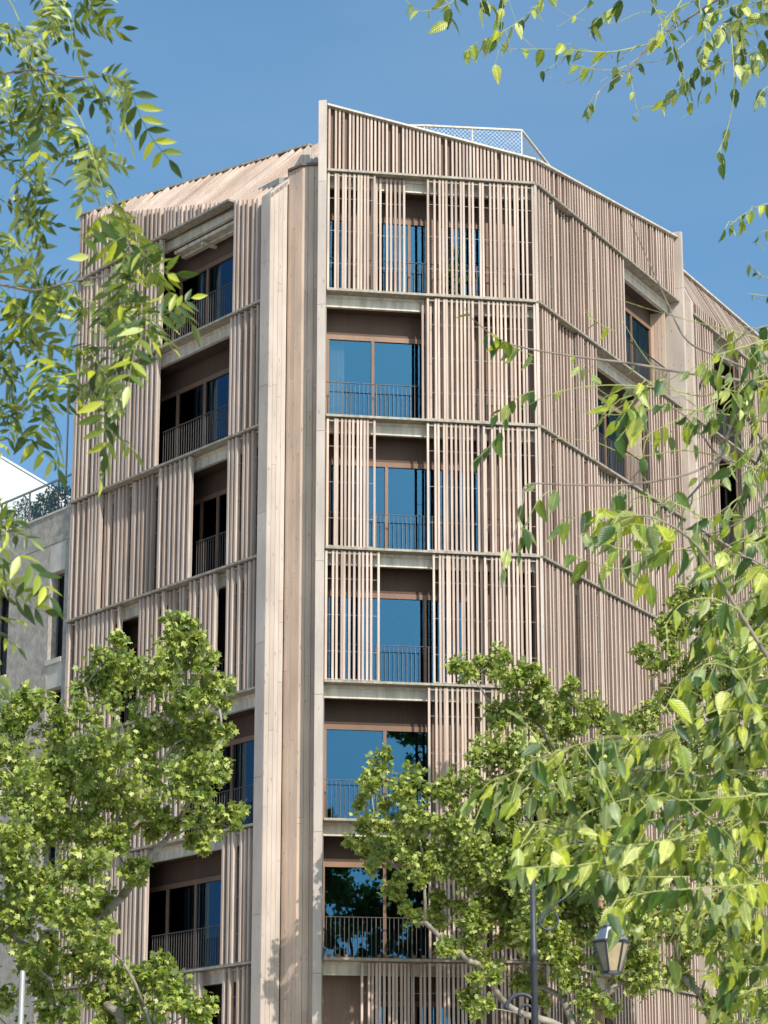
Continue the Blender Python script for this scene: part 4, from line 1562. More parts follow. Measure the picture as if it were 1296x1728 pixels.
mb = MB()
zb, zs, zm, zt = LZ(1640), LZ(1590), LZ(1565), LZ(1545)
hx = lambda r, z: (r * m_, z)
c0 = (lc.x, YL, 0)
mb.lathe(c0, [hx(31, zs - 0.012), hx(33, zs + 0.01), hx(31, zs + 0.03)], 6, 0.1)
mb.lathe(c0, [hx(16, zb - 0.03), hx(16, zb + 0.01), hx(15, zb + 0.012)], 6, 0.1)
for k in range(6):
    a = 2 * math.pi * k / 6 + 0.1
    mb.bar((c0[0] + 15 * m_ * math.cos(a), YL + 15 * m_ * math.sin(a), zb), (c0[0] + 30 * m_ * math.cos(a), YL + 30 * m_ * math.sin(a), zs), 0.022, 0.022)
under(mb.build('lantern_frame', M['lamp_iron']), LA)
for k in range(6):
    a, b = 2 * math.pi * k / 6 + 0.1, 2 * math.pi * (k + 1) / 6 + 0.1
    P = [(c0[0] + r * m_ * math.cos(t), YL + r * m_ * math.sin(t), z) for (r, t, z) in ((14.3, a, zb + 0.005), (14.3, b, zb + 0.005), (29, b, zs - 0.012), (29, a, zs - 0.012))]
    cn = (a + b) / 2
    under(MB().plate(P, (-0.006 * math.cos(cn), -0.006 * math.sin(cn), 0)).build('lantern_pane', M['lamp_glass']), LA)
mb = MB()
mb.lathe(c0, [hx(29, zs + 0.031), hx(17, zm), hx(20, zm + 0.015), hx(17.5, zm + 0.03)], 6, 0.1)
mb.lathe(c0, [hx(16, zm + 0.031), hx(12, zm + 0.10), hx(10, zt), hx(7, zt + 0.02), hx(2.5, zt + 0.03), hx(2.0, zt + 0.10)], 12, 0.1)
for k in range(18):
    a = 2 * math.pi * k / 18
    mb.bar((c0[0] + 18 * m_ * math.cos(a), YL + 18 * m_ * math.sin(a), zm + 0.02), (c0[0] + 20 * m_ * math.cos(a), YL + 20 * m_ * math.sin(a), zm + 0.065), 0.018, 0.008)
under(mb.build('lantern_roof', M['lamp_zinc']), LA)

# pale pole at lower left
p = at(38, 1640, 44.0)
SP = MB().lathe((p.x, 44.0, 0), [(0.11, 0), (0.11, 0.4), (0.06, 0.5), (0.05, p.z), (0.02, p.z + 0.03)], 12).build('steel_pole', M['steel_pole'], None, True)
tag(SP, 'slim pale grey metal pole under the plane tree at lower left', 'pole')


# ------------------------------------------------------------------ near tree, right: large toothed drooping leaves
def ovate(name, mat, wid=1.0, bend=0.1, fold=0.06, n=8):
    """a leaf with a folded blade, serrated edge and petiole; 1 long"""
    V, F = [], []
    prof = [(0.0, 0.0), (0.06, 0.13), (0.16, 0.235), (0.30, 0.285), (0.46, 0.275), (0.62, 0.215), (0.78, 0.125), (0.90, 0.05), (1.0, 0.0)]
    for i, (t, w) in enumerate(prof):
        w *= wid
        z = -bend * t * t
        j = 0.012 if i % 2 else -0.008
        V += [(0, t, z), ((w + (j if w else 0)), t - 0.02, z + fold * w * 4), (-(w + (j if w else 0)), t - 0.02, z + fold * w * 4)]
    for i in range(len(prof) - 1):
        a, b = i * 3, i * 3 + 3
        F += [(a, a + 1, b + 1), (a, b + 1, b), (a, b + 2, a + 2), (a, b, b + 2)]
    return V, F


rn = random.Random(77)
RT = empty('hackberry_tree', (3.9, 11.0, 0))
tag(RT, 'near tree with large drooping pointed leaves along the right and top right edge', 'tree')
lv = [tri_mesh('leaf', *ovate('leaf', None, w, b, f), M['elm_leaf'], True, [q[:2] for q in ovate('leaf', None, w, b, f)[0]]) for (w, b, f) in ((0.84, 0.10, 0.06), (0.75, 0.30, 0.09), (0.86, -0.08, 0.12), (0.62, 0.2, 0.18))]
lv_np = [ovate('leaf', None, w, b, f) for (w, b, f) in ((0.80, 0.16, 0.09), (0.75, 0.28, 0.09))]
placed = []     # (base, axis, normal, size)
wood, twig = MB(), MB()


def put_leaf(p, tan, size, droop=0.9):
    ax = Vector((rn.gauss(0, .45), rn.gauss(0, .35), -droop + rn.gauss(0, .28))) + tan * 0.45
    ax.normalize()
    # the blade faces the open sky and light, tilted at random
    nr = Vector((rn.gauss(0.2, .8), rn.gauss(-0.35, .75), rn.gauss(0.35, .55)))
    st_ = p + ax * 0.012
    placed.append((p.copy(), ax, nr, size))


def branch(pts, Y, r0, r1, leaf, step, dens=1.0, y2=None, sub=0, subl=0.3, start=0.0, wy=True):
    n = len(pts)
    P3 = [at(px, py, Y + ((y2 - Y) * i / (n - 1) if y2 is not None else 0) + rn.uniform(-.05, .05)) for i, (px, py) in enumerate(pts)]
    C = catmull(P3, 6)
    m = len(C)
    (wood if r0 > 0.004 else twig).tube(C, [r0 + (r1 - r0) * i / (m - 1) for i in range(m)], 6)
    acc = rn.uniform(0, step)
    tot = sum((C[i + 1] - C[i]).length for i in range(m - 1))
    run_ = 0
    for i in range(m - 1):
        a, b = C[i], C[i + 1]
        ln = (b - a).length
        t = (b - a).normalized()
        while leaf and acc < ln:
            f = (run_ + acc) / tot
            if f > start:
                p = a.lerp(b, acc / ln)
                if sub and rn.random() < sub:
                    d = Vector((rn.gauss(0, .7), rn.gauss(0, .6), rn.gauss(-.35, .4))) + t * 0.7
                    d.normalize()
                    L_ = subl * rn.uniform(0.5, 1.2)
                    e = p + d * L_ + Vector((0, 0, -0.12 * L_))
                    twig.tube([p, p.lerp(e, 0.5) + Vector((0, 0, 0.02)), e], [0.0028, 0.002, 0.0012], 4)
                    k = max(2, int(L_ / 0.05))
                    for j in range(k):
                        if rn.random() < dens:
                            put_leaf(p.lerp(e, (j + 1) / k), d, leaf * rn.uniform(0.6, 1.15))
                elif rn.random() < dens:
                    put_leaf(p, t, leaf * rn.uniform(0.6, 1.15))
            acc += step * rn.uniform(0.6, 1.4)
        acc -= ln
        run_ += ln
    return C


X0 = 1345
starts = []
R_BR = [
    # upper right, bare twigs with few leaves
    ([(1400, -120), (1290, -40), (1210, 0), (1150, 39), (1097, 74), (1067, 113), (1038, 132), (1003, 162), (990, 190)], 12.5, .008, .0015, 0.094, 0.064, 0.60, 12.2, .35, .13, .15),
    ([(1097, 74), (1028, 88), (960, 84), (905, 83), (846, 83)], 12.3, .004, .0014, 0.099, 0.075, 0.66, 12.0, .3, .12, .0),
    ([(1180, -60), (1150, 0), (1110, 60), (1077, 98), (1030, 118), (960, 108)], 12.7, .004, .0013, 0.094, 0.075, 0.54, 12.5, .3, .12, .1),
    ([(1214, 44), (1190, 90), (1170, 123), (1135, 160), (1101, 181)], 12.2, .0035, .0013, 0.088, 0.041, 0.95, 12.0, .3, .12, .1),
    ([(1062, 123), (1070, 160), (1077, 196)], 12.2, .002, .0012, 0.055, 0.090, 0.48),
    ([(1234, 60), (1239, 147), (1229, 211), (1215, 250), (1205, 265)], 11.5, .003, .0012, 0.083, 0.064, 0.84, 11.4, .2, .1, .3),
    ([(1330, 130), (1290, 150), (1275, 175)], 11, .003, .0014, 0.094, 0.038, 0.95),
    ([(930, -40), (905, 10), (870, 40), (835, 60), (800, 75), (785, 92)], 11.8, .0035, .0013, 0.105, 0.045, 0.90, 11.6, .3, .12, .2),
    ([(850, -30), (845, 60), (835, 112)], 11.7, .002, .001, 0.094, 0.068, 0.60),
    ([(780, -40), (765, 0), (735, 15), (705, 18), (685, 0)], 11.5, .003, .0012, 0.099, 0.053, 0.90),
    ([(830, -40), (812, -5), (818, 20)], 11.4, .003, .0014, 0.099, 0.030, 0.95),
    ([(960, -50), (925, -10), (900, 20)], 11.4, .003, .0014, 0.094, 0.038, 0.95),
    ([(1030, -50), (1000, 0), (965, 30), (940, 45)], 12, .003, .0012, 0.066, 0.075, 0.60),
    ([(1075, -50), (1055, -10), (1030, 20), (1005, 35), (995, 60)], 11, .003, .0013, 0.116, 0.030, 0.95),
    ([(1340, 20), (1280, 25), (1230, 40), (1205, 60)], 11.6, .0045, .0015, 0.099, 0.026, 0.95, 11.4, .35, .14, .0),
    ([(1340, -20), (1290, 0), (1240, 10), (1190, 30)], 11.9, .004, .0015, 0.088, 0.038, 0.95, 11.7, .35, .14, .0),
    ([(1290, -40), (1230, -15), (1150, 10), (1110, 45)], 12.4, .004, .0015, 0.077, 0.045, 0.72, 12.2, .3, .12, .2),
    # right edge tufts
    ([(1350, 340), (1290, 345), (1255, 362), (1232, 380)], 11.2, .003, .0013, .07, .032, .95, 11.1, .3, .1, .1),
    ([(1350, 400), (1290, 390), (1275, 415)], 11.2, .003, .0013, .06, .04, .9),
    ([(1350, 470), (1290, 468), (1268, 450), (1262, 440)], 11, .003, .0013, .055, .04, .9, 11, .2, .1, .1),
    ([(1350, 510), (1295, 500), (1260, 495)], 11, .003, .0013, .06, .04, .9),
    # bare pale branches crossing the right front
    ([(1400, 700), (1310, 660), (1237, 640), (1150, 628), (1062, 613), (960, 600), (860, 580), (805, 545), (780, 515)], 10.8, .009, .0012, .075, .10, .35, 10.5, .25, .14, .3),
    ([(1400, 650), (1310, 640), (1217, 603), (1160, 575), (1128, 515), (1095, 442), (1072, 392), (1062, 372)], 10.9, .007, .0012, .05, .07, .35, 10.6, .2, .1, .6),
    ([(1237, 640), (1190, 668), (1120, 655), (1021, 650), (940, 662), (880, 690)], 10.7, .004, .0012, .08, .09, .45, 10.4, .3, .14, .3),
    ([(1237, 640), (1215, 672), (1160, 700), (1100, 730), (1060, 760)], 10.6, .004, .0012, .09, .05, .8, 10.3, .3, .15, .2),
    ([(1420, 800), (1310, 760), (1254, 700), (1233, 720), (1217, 771), (1180, 820), (1143, 858), (1090, 900)], 10.4, .011, .003, .085, .12, .45, 10.2, .3, .16, .35),
    ([(1420, 860), (1300, 800), (1217, 771), (1185, 735), (1153, 700), (1120, 680)], 10.3, .007, .002, .08, .12, .4, 10.1, .3, .16, .5),
    ([(1217, 771), (1160, 800), (1058, 818), (960, 818), (890, 818), (882, 850), (868, 900), (850, 950), (842, 985)], 10.1, .005, .0012, .095, .085, .6, 9.2, .25, .12, .45),
    ([(860, 690), (840, 735), (815, 765), (795, 782)], 9.8, .002, .001, .085, .045, .9),
    ([(900, 600), (880, 592), (850, 575), (820, 565)], 10.2, .002, .001, .095, .022, .95),
    ([(1040, 560), (1010, 545), (985, 520)], 10.4, .002, .001, .08, .04, .9),
    ([(1010, 640), (985, 622), (965, 615)], 10.2, .002, .001, .08, .04, .9),
    ([(900, 660), (878, 668), (850, 690), (830, 705)], 10, .002, .001, .08, .045, .8),
    ([(1120, 640), (1085, 655), (1060, 690), (1040, 720)], 9.9, .0025, .0012, .09, .026, .95, 9.8, .35, .15, .0),
    ([(1080, 700), (1060, 720), (1040, 745)], 9.6, .0025, .0012, .105, .03, .95),
    # right edge mid mass
    ([(1360, 560), (1290, 575), (1240, 590), (1205, 600)], 10.2, .004, .0014, .08, .03, .9, 10, .4, .16, .0),
    ([(1360, 610), (1300, 625), (1250, 660), (1215, 650)], 10, .004, .0014, .085, .035, .9, 9.8, .4, .18, .0),
    ([(1370, 720), (1310, 735), (1265, 760), (1225, 800)], 10, .004, .0014, .085, .04, .8, 9.8, .4, .18, .0),
    ([(1370, 820), (1300, 850), (1250, 880), (1200, 900), (1150, 890)], 9.8, .005, .0014, .09, .04, .8, 9.6, .4, .18, .0),
    ([(1370, 940), (1310, 960), (1260, 940), (1200, 930)], 9.4, .005, .0014, .10, .04, .85, 9.2, .4, .18, .0),
    # lit yellow twig with large blurred leaves
    ([(1420, 1300), (1296, 1110), (1230, 1005), (1176, 922), (1120, 880), (1070, 870), (1010, 882)], 9.0, .009, .0015, .105, .06, .85, 8.6, .35, .16, .3),
    ([(1176, 922), (1110, 935), (1050, 960), (1000, 950), (960, 935)], 8.8, .003, .0013, .11, .05, .85, 8.6, .25, .12, .0),
    ([(1250, 1030), (1200, 1010), (1150, 1020), (1120, 1060)], 8.8, .003, .0013, .11, .06, .8, 8.6, .25, .14, .0),
    ([(1296, 1110), (1250, 1130), (1200, 1120), (1150, 1150), (1120, 1200)], 8.9, .003, .0013, .11, .05, .85, 8.7, .35, .16, .0),
    ([(940, 830), (925, 830), (905, 850), (880, 905), (870, 950)], 8.9, .002, .001, .085, .035, .95),
    # dense lower mass
    ([(1440, 1240), (1310, 1190), (1200, 1215), (1100, 1240), (1000, 1250), (900, 1285), (815, 1335)], 9.1, .0045, .0012, 0.094, 0.029, .9, 8.6, .55, .24, .1),
    ([(1440, 1330), (1310, 1300), (1200, 1310), (1090, 1300), (990, 1310), (900, 1330), (840, 1320)], 9.3, .0045, .0012, 0.090, 0.030, .88, 8.8, .55, .2, .1),
    ([(1440, 1400), (1310, 1390), (1190, 1380), (1080, 1390), (980, 1400), (900, 1390)], 9.2, .0045, .0012, 0.090, 0.030, .88, 8.8, .55, .2, .1),
    ([(1440, 1460), (1310, 1460), (1200, 1450), (1110, 1455), (1060, 1450)], 9.4, .0042, .0012, 0.090, 0.030, .88, 8.9, .55, .2, .1),
    ([(1160, 1480), (1060, 1478), (980, 1462), (920, 1462), (880, 1465)], 8.7, .003, .0013, 0.080, 0.040, .95, 8.5, .12, .1, .0),
    ([(1440, 1530), (1310, 1525), (1220, 1530), (1130, 1525)], 9.2, .0042, .0012, 0.092, 0.026, .92, 8.8, .55, .2, .1),
    ([(1440, 1600), (1320, 1590), (1240, 1600), (1170, 1580)], 9.4, .0042, .0012, 0.086, 0.026, .92, 9.1, .55, .2, .1),
    ([(1440, 1680), (1330, 1660), (1270, 1670), (1230, 1690)], 9.6, .004, .0012, 0.080, 0.026, .92, 9.4, .55, .2, .1),
    ([(1440, 1750), (1340, 1720), (1280, 1720), (1240, 1740)], 9.6, .004, .0012, 0.080, 0.026, .92, 9.4, .55, .2, .1),
    ([(1440, 1180), (1330, 1150), (1260, 1190), (1180, 1260), (1130, 1330)], 9.5, .0042, .0012, 0.086, 0.026, .92, 9.2, .55, .2, .1),
    ([(1440, 1020), (1340, 1030), (1290, 1060), (1250, 1090)], 9.5, .004, .0012, 0.086, 0.026, .92, 9.3, .55, .2, .1),
    ([(1440, 1280), (1320, 1255), (1230, 1260), (1140, 1275), (1050, 1285)], 9.6, .004, .0012, 0.088, 0.026, .92, 9.3, .55, .2, .1),
    ([(1440, 1430), (1320, 1420), (1230, 1420), (1140, 1425), (1050, 1430)], 9.7, .004, .0012, 0.088, 0.026, .92, 9.4, .55, .2, .1),
    ([(1440, 1500), (1320, 1490), (1230, 1495), (1150, 1500)], 9.0, .004, .0012, 0.092, 0.026, .92, 8.7, .55, .2, .1),
    ([(1440, 1640), (1330, 1630), (1250, 1640), (1200, 1640)], 9.2, .004, .0012, 0.084, 0.026, .92, 9.0, .55, .2, .1),
    ([(1440, 1350), (1330, 1340), (1240, 1345), (1160, 1350), (1090, 1350)], 8.9, .004, .0012, 0.096, 0.029, .9, 8.6, .55, .22, .1),
    ([(1440, 1090), (1340, 1085), (1290, 1110), (1260, 1150)], 9.2, .0035, .0012, 0.088, 0.029, .9, 9.0, .5, .2, .1),
    ([(1440, 880), (1340, 890), (1290, 910), (1255, 930)], 9.7, .0035, .0012, 0.080, 0.029, .9, 9.5, .5, .2, .1),
    # leaves over the lamp arm
    ([(1010, 1455), (960, 1462), (920, 1463), (878, 1466)], 8.6, .0028, .0012, .095, .028, .95, 8.5, .12, .1, .0),
    ([(960, 1462), (935, 1490), (915, 1510)], 8.6, .002, .001, .09, .03, .95),
    ([(1120, 1380), (1040, 1395), (970, 1405), (915, 1420)], 8.9, .003, .0012, .085, .026, .92, 8.8, .35, .12, .0),
    ([(1230, 1395), (1120, 1420), (1040, 1428), (975, 1425), (930, 1440)], 8.8, .004, .0013, .10, .034, .9, 8.6, .35, .12, .0),
    ([(1180, 1500), (1100, 1505), (1045, 1520)], 8.7, .003, .0013, .105, .032, .92, 8.6, .3, .1, .0),
    ([(1120, 1340), (1050, 1350), (990, 1370), (950, 1380)], 9.0, .003, .0013, .10, .036, .9, 8.9, .35, .14, .0),
    ([(1110, 1450), (1050, 1470), (1000, 1490), (985, 1510)], 8.9, .003, .0013, .095, .036, .9, 8.8, .25, .1, .0),
    # right edge, middle heights
    ([(1400, 540), (1320, 545), (1265, 560), (1225, 590), (1190, 625)], 10.6, .005, .0014, .08, .036, .85, 10.4, .5, .2, .0),
    ([(1400, 590), (1320, 605), (1270, 625), (1235, 680)], 10.3, .005, .0014, .085, .034, .9, 10.1, .5, .2, .0),
    ([(1400, 680), (1330, 690), (1280, 700), (1240, 740)], 10.5, .005, .0014, .08, .04, .8, 10.3, .5, .2, .0),
    ([(1400, 780), (1330, 790), (1280, 810), (1235, 850), (1190, 880)], 10.0, .005, .0014, .085, .04, .85, 9.8, .5, .2, .0),
    ([(1400, 850), (1330, 870), (1270, 900), (1210, 960), (1170, 985)], 9.8, .005, .0014, .09, .04, .85, 9.6, .5, .2, .0),
    ([(1400, 980), (1330, 990), (1270, 1010), (1210, 1040), (1170, 1090)], 9.4, .005, .0014, .10, .04, .9, 9.2, .5, .2, .0),
    ([(1200, 880), (1140, 850), (1100, 840), (1060, 830)], 9.3, .003, .0013, .10, .032, .9, 9.1, .35, .15, .0),
    ([(1160, 900), (1110, 890), (1060, 885), (1030, 905)], 8.9, .003, .0013, .11, .03, .95, 8.8, .35, .15, .0),
    ([(1130, 680), (1095, 690), (1060, 700), (1030, 690)], 10.1, .003, .0013, .085, .03, .9, 10, .35, .15, .0),
    ([(1400, 1130), (1320, 1140), (1240, 1160), (1170, 1200), (1110, 1240)], 9.2, .005, .0014, .105, .036, .9, 9.0, .5, .2, .0),
    # bare budding twigs crossing the facade
    ([(1330, 585), (1240, 560), (1160, 540), (1090, 520), (1030, 500)], 10.8, .0035, .0009, 0, .1, 0),
    ([(1330, 720), (1230, 700), (1130, 690), (1040, 700), (960, 690)], 10.4, .0035, .0009, 0, .1, 0),
    ([(1217, 771), (1150, 760), (1070, 770), (1000, 745), (930, 740)], 10.2, .003, .0009, 0, .1, 0),
    ([(1330, 700), (1270, 760), (1200, 830), (1120, 850), (1010, 840)], 10.2, .004, .001, 0, .1, 0),
    ([(1233, 720), (1180, 690), (1120, 640), (1080, 590), (1050, 540)], 10.5, .003, .0009, 0, .1, 0),
    ([(1150, 628), (1100, 660), (1040, 690), (1000, 720)], 10.6, .0025, .0009, 0, .1, 0),
    ([(1340, 900), (1250, 870), (1160, 870), (1080, 800)], 9.9, .0035, .001, 0, .1, 0),
    ([(1340, 640), (1270, 600), (1220, 540), (1200, 500)], 10.6, .003, .0009, .06, .09, .4),
    ([(1170, 60), (1120, 100), (1060, 110), (1010, 140)], 12.4, .002, .0009, 0, .1, 0),
    ([(1150, 39), (1090, 20), (1030, 40), (970, 30), (930, 10)], 12.5, .002, .0009, 0, .1, 0),
    ([(1028, 88), (990, 120), (960, 140), (925, 130)], 12.3, .0018, .0008, 0, .1, 0),
    ([(905, 83), (880, 60), (865, 20), (850, -30)], 12.2, .0018, .0008, 0, .1, 0),
    ([(1230, 60), (1200, 110), (1195, 160), (1150, 200)], 12, .002, .0009, .06, .09, .4),
    # more leaves on the right edge
    ([(1400, 630), (1320, 640), (1270, 650), (1215, 700), (1180, 720)], 10.2, .004, .0012, .085, .038, .9, 10.0, .45, .18, .0),
    ([(1400, 760), (1340, 760), (1290, 780), (1250, 800)], 10.0, .004, .0012, .085, .036, .9, 9.8, .45, .18, .0),
    ([(1400, 920), (1330, 930), (1280, 960), (1230, 990)], 9.6, .004, .0012, .095, .036, .9, 9.4, .45, .2, .0),
    ([(1400, 1060), (1330, 1060), (1270, 1080), (1220, 1110), (1190, 1150)], 9.3, .004, .0012, .10, .036, .9, 9.1, .45, .2, .0),
    ([(1110, 880), (1060, 865), (1000, 860), (960, 880)], 9.0, .003, .0012, .10, .034, .9, 8.9, .3, .14, .0),
    ([(1100, 930), (1040, 925), (1000, 900), (975, 905)], 8.8, .003, .0012, .105, .04, .85, 8.7, .3, .14, .0),
    # upper right
    ([(1360, 60), (1300, 80), (1255, 95), (1215, 110)], 12.2, .004, .0014, 0.088, 0.030, 0.95, 12.0, .35, .15, .0),
    ([(1300, -60), (1260, -10), (1250, 40), (1255, 90)], 11.8, .004, .0014, 0.094, 0.030, 0.95, 11.7, .3, .15, .0),
    ([(1200, -50), (1180, 0), (1190, 60), (1185, 110)], 12.2, .003, .0013, 0.083, 0.038, 0.95, 12.0, .3, .12, .0),
    ([(1110, -50), (1100, 0), (1130, 60), (1150, 110), (1160, 170)], 12.4, .003, .0013, 0.077, 0.045, 0.84, 12.2, .3, .12, .2),
    ([(800, -40), (820, 0), (840, 30), (835, 70)], 11.6, .003, .0013, 0.099, 0.038, 0.95),
    ([(740, -40), (750, -5), (760, 20), (752, 45)], 11.5, .003, .0013, 0.099, 0.038, 0.95),
    ([(960, 84), (935, 110), (915, 120)], 12.2, .002, .001, 0.055, 0.045, 0.84),
]
for br in R_BR:
    C = branch(*br)
    if br[0][0][0] >= 1300:
        starts.append((C[0], br[2]))
    elif br[0][0][1] < -20:
        starts.append((C[0], br[2]))
# the rest of the crown, right of and above the view, throws its dappled shade on these leaves
cx_rng = random.Random(5)
for q in range(46):
    c = Vector((cx_rng.uniform(1.9, 3.6), cx_rng.uniform(6.2, 8.8), cx_rng.uniform(5.9, 8.2)))
    e = c + Vector((cx_rng.uniform(-.5, .1), cx_rng.uniform(-.3, .3), cx_rng.uniform(-.3, .05)))
    twig.tube([c, e], [0.003, 0.0015], 4)
    if q % 4 == 0:
        starts.append((c, 0.006))
    for j in range(11):
        put_leaf(c.lerp(e, j / 10), (e - c).normalized(), 0.11 * rn.uniform(0.7, 1.1))
# trunk and limbs outside the frame carry them
tb = Vector((3.9, 11.0, 0))
fork = [tb, tb + Vector((0.05, 0, 1.2)), tb + Vector((-0.05, .05, 2.4)), tb + Vector((0.05, 0, 3.6)), tb + Vector((-.1, .1, 5.0)), tb + Vector((-.2, .1, 6.6)), tb + Vector((-.25, .15, 8.0))]
tk = MB().tube(catmull(fork, 4), [0.17 - 0.13 * i / 24 for i in range(25)], 14).build('trunk', M['bark'], None, True)
under(tk, RT)
for (p, r) in starts:
    zz = max(1.9, min(7.6, p.z - 0.55))
    a = tb + Vector((-.05, .05, zz))
    mid = a.lerp(p, 0.55) + Vector((0, 0, 0.16))
    wood.tube(catmull([a, mid, p], 4), [r * 2.2 + (r - r * 2.2) * i / 8 for i in range(9)], 6)
under(wood.build('branches', M['bark'], None, True), RT)
under(tag(twig.build('twigs', M['twig']), kind='stuff'), RT)


def leaf_matrix(p, ax, nr, s):
    nr = (nr - ax * nr.dot(ax)).normalized()
    sd = ax.cross(nr)
    return Matrix(((sd.x * s, ax.x * s, nr.x * s, p.x), (sd.y * s, ax.y * s, nr.y * s, p.y), (sd.z * s, ax.z * s, nr.z * s, p.z), (0, 0, 0, 1)))


def in_frame(p):
    d = p - Vector((0, 0, EYE))
    xx = d.x
    yy = d.y * CT + d.z * ST
    zz = -d.y * ST + d.z * CT
    px, py = 648 + xx / yy * F_PX, 864 - zz / yy * F_PX
    return -20 < px < 1316 and -20 < py < 1748


print('hackberry leaves', len(placed))
vis = sorted([q for q in placed if in_frame(q[0])], key=lambda q: -q[3] / q[0].y)
single = vis[:300]
sid = set(id(q) for q in single)
rest = [q for q in placed if id(q) not in sid]
for i, (p, ax, nr, s) in enumerate(single):
    o = link('leaf', lv[i % 4], RT)
    o.matrix_parent_inverse = Matrix.Translation(-Vector(RT.location))
    o.matrix_basis = leaf_matrix(p, ax, nr, s)
arr = lambda i: np.array([tuple(q[i]) for q in rest])
me = leaf_cloud('leaves', arr(0), arr(1), arr(2), np.array([q[3] for q in rest]), lv_np[0][0], lv_np[0][1], M['elm_leaf'])
under(tag(link('leaves', me), kind='stuff'), RT)

# ------------------------------------------------------------------ near tree, left: feathered leaves of narrow leaflets
def compound(pairs, seed, ln=0.078, spacing=0.042):
    r = random.Random(seed)
    V, F = [], []

    def leaflet(p, ax, nr, s):
        ax = ax.normalized()
        nr = (nr - ax * nr.dot(ax)).normalized()
        sd = ax.cross(nr)
        b = len(V)
        prof = [(0.0, 0.02), (0.15, 0.10), (0.38, 0.165), (0.62, 0.13), (0.84, 0.06), (1.0, 0.0)]
        for (t, w) in prof:
            z = -0.10 * t * t
            for q in (0, w, -w):
                V.append(tuple(p + ax * t * s + sd * q * s + nr * (z + abs(q) * 0.35) * s))
        for i in range(len(prof) - 1):
            a, c = b + i * 3, b + i * 3 + 3
            F.extend([(a, a + 1, c + 1), (a, c + 1, c), (a, c + 2, a + 2), (a, c, c + 2)])

    L_ = spacing * (pairs + 0.8)
    cur = r.uniform(0.1, 0.35)

    def rp_(t):
        return Vector((0.02 * math.sin(t * 3 + seed), t * L_, -cur * L_ * t * t))
    prev = None
    for i in range(9):
        p = rp_(i / 8)
        for k in range(3):
            a = 2 * math.pi * k / 3
            V.append((p.x + 0.0013 * math.cos(a), p.y, p.z + 0.0013 * math.sin(a)))
    for i in range(8):
        for k in range(3):
            a, b = i * 3 + k, i * 3 + (k + 1) % 3
            F.extend([(a, b, b + 3), (a, b + 3, a + 3)])
    for i in range(pairs):
        t = (i + 1.0) / (pairs + 0.8)
        p = rp_(t)
        s = ln * (0.75 + 0.4 * math.sin(math.pi * (0.25 + 0.6 * t))) * r.uniform(0.85, 1.15)
        for sg in (-1, 1):
            ax = Vector((sg * r.uniform(0.75, 1.0), r.uniform(0.45, 0.8), r.uniform(-0.45, 0.05)))
            leaflet(p, ax, Vector((r.uniform(-.35, .35), r.uniform(-.25, .25), 1)), s)
    leaflet(rp_(1.0), Vector((r.uniform(-.2, .2), 1, -0.3)), Vector((r.uniform(-.3, .3), 0, 1)), ln * r.uniform(0.95, 1.2))
    return V, F


LT = empty('ash_tree', (-3.4, 8.8, 0))
tag(LT, 'near tree with feathery leaves of narrow leaflets hanging along the left edge', 'tree')
cm = [tri_mesh('leaf', *compound(p, s), M['ash_leaf'], True) for (p, s) in ((4, 1), (5, 2), (4, 3), (5, 4), (3, 5), (6, 6))]
wood2 = MB()
tw2 = MB()
rn = random.Random(99)
n_comp = [0]


def put_comp(p, tan, sc=1.0):
    ax = tan * 0.5 + Vector((rn.gauss(0.1, .55), rn.gauss(0, .45), rn.gauss(-0.28, .42)))
    ax.normalize()
    nr = Vector((rn.gauss(0.1, .65), rn.gauss(-0.25, .65), rn.gauss(0.6, .5)))
    o = link('leaf', cm[rn.randrange(6)], LT)
    o.matrix_parent_inverse = Matrix.Translation(-Vector(LT.location))
    o.matrix_basis = leaf_matrix(p, ax, nr, sc)
    n_comp[0] += 1


def abranch(pts, Y, r0, r1, step, dens=1.0, y2=None, start=0.0, sc=1.0):
    n = len(pts)
    P3 = [at(px, py, Y + ((y2 - Y) * i / (n - 1) if y2 is not None else 0) + rn.uniform(-.06, .06)) for i, (px, py) in enumerate(pts)]
    C = catmull(P3, 6)
    m = len(C)
    (wood2 if r0 > 0.005 else tw2).tube(C, [r0 + (r1 - r0) * i / (m - 1) for i in range(m)], 6)
    acc = rn.uniform(0, step)
    for i in range(m - 1):
        a, b = C[i], C[i + 1]
        ln = (b - a).length
        while acc < ln:
            if (i + acc / ln) / m > start and rn.random() < dens:
                put_comp(a.lerp(b, acc / ln), (b - a).normalized(), sc * rn.uniform(0.55, 0.9))
            acc += step * rn.uniform(0.6, 1.4)
        acc -= ln
    put_comp(C[-1], (C[-1] - C[-2]).normalized(), sc)
    return C


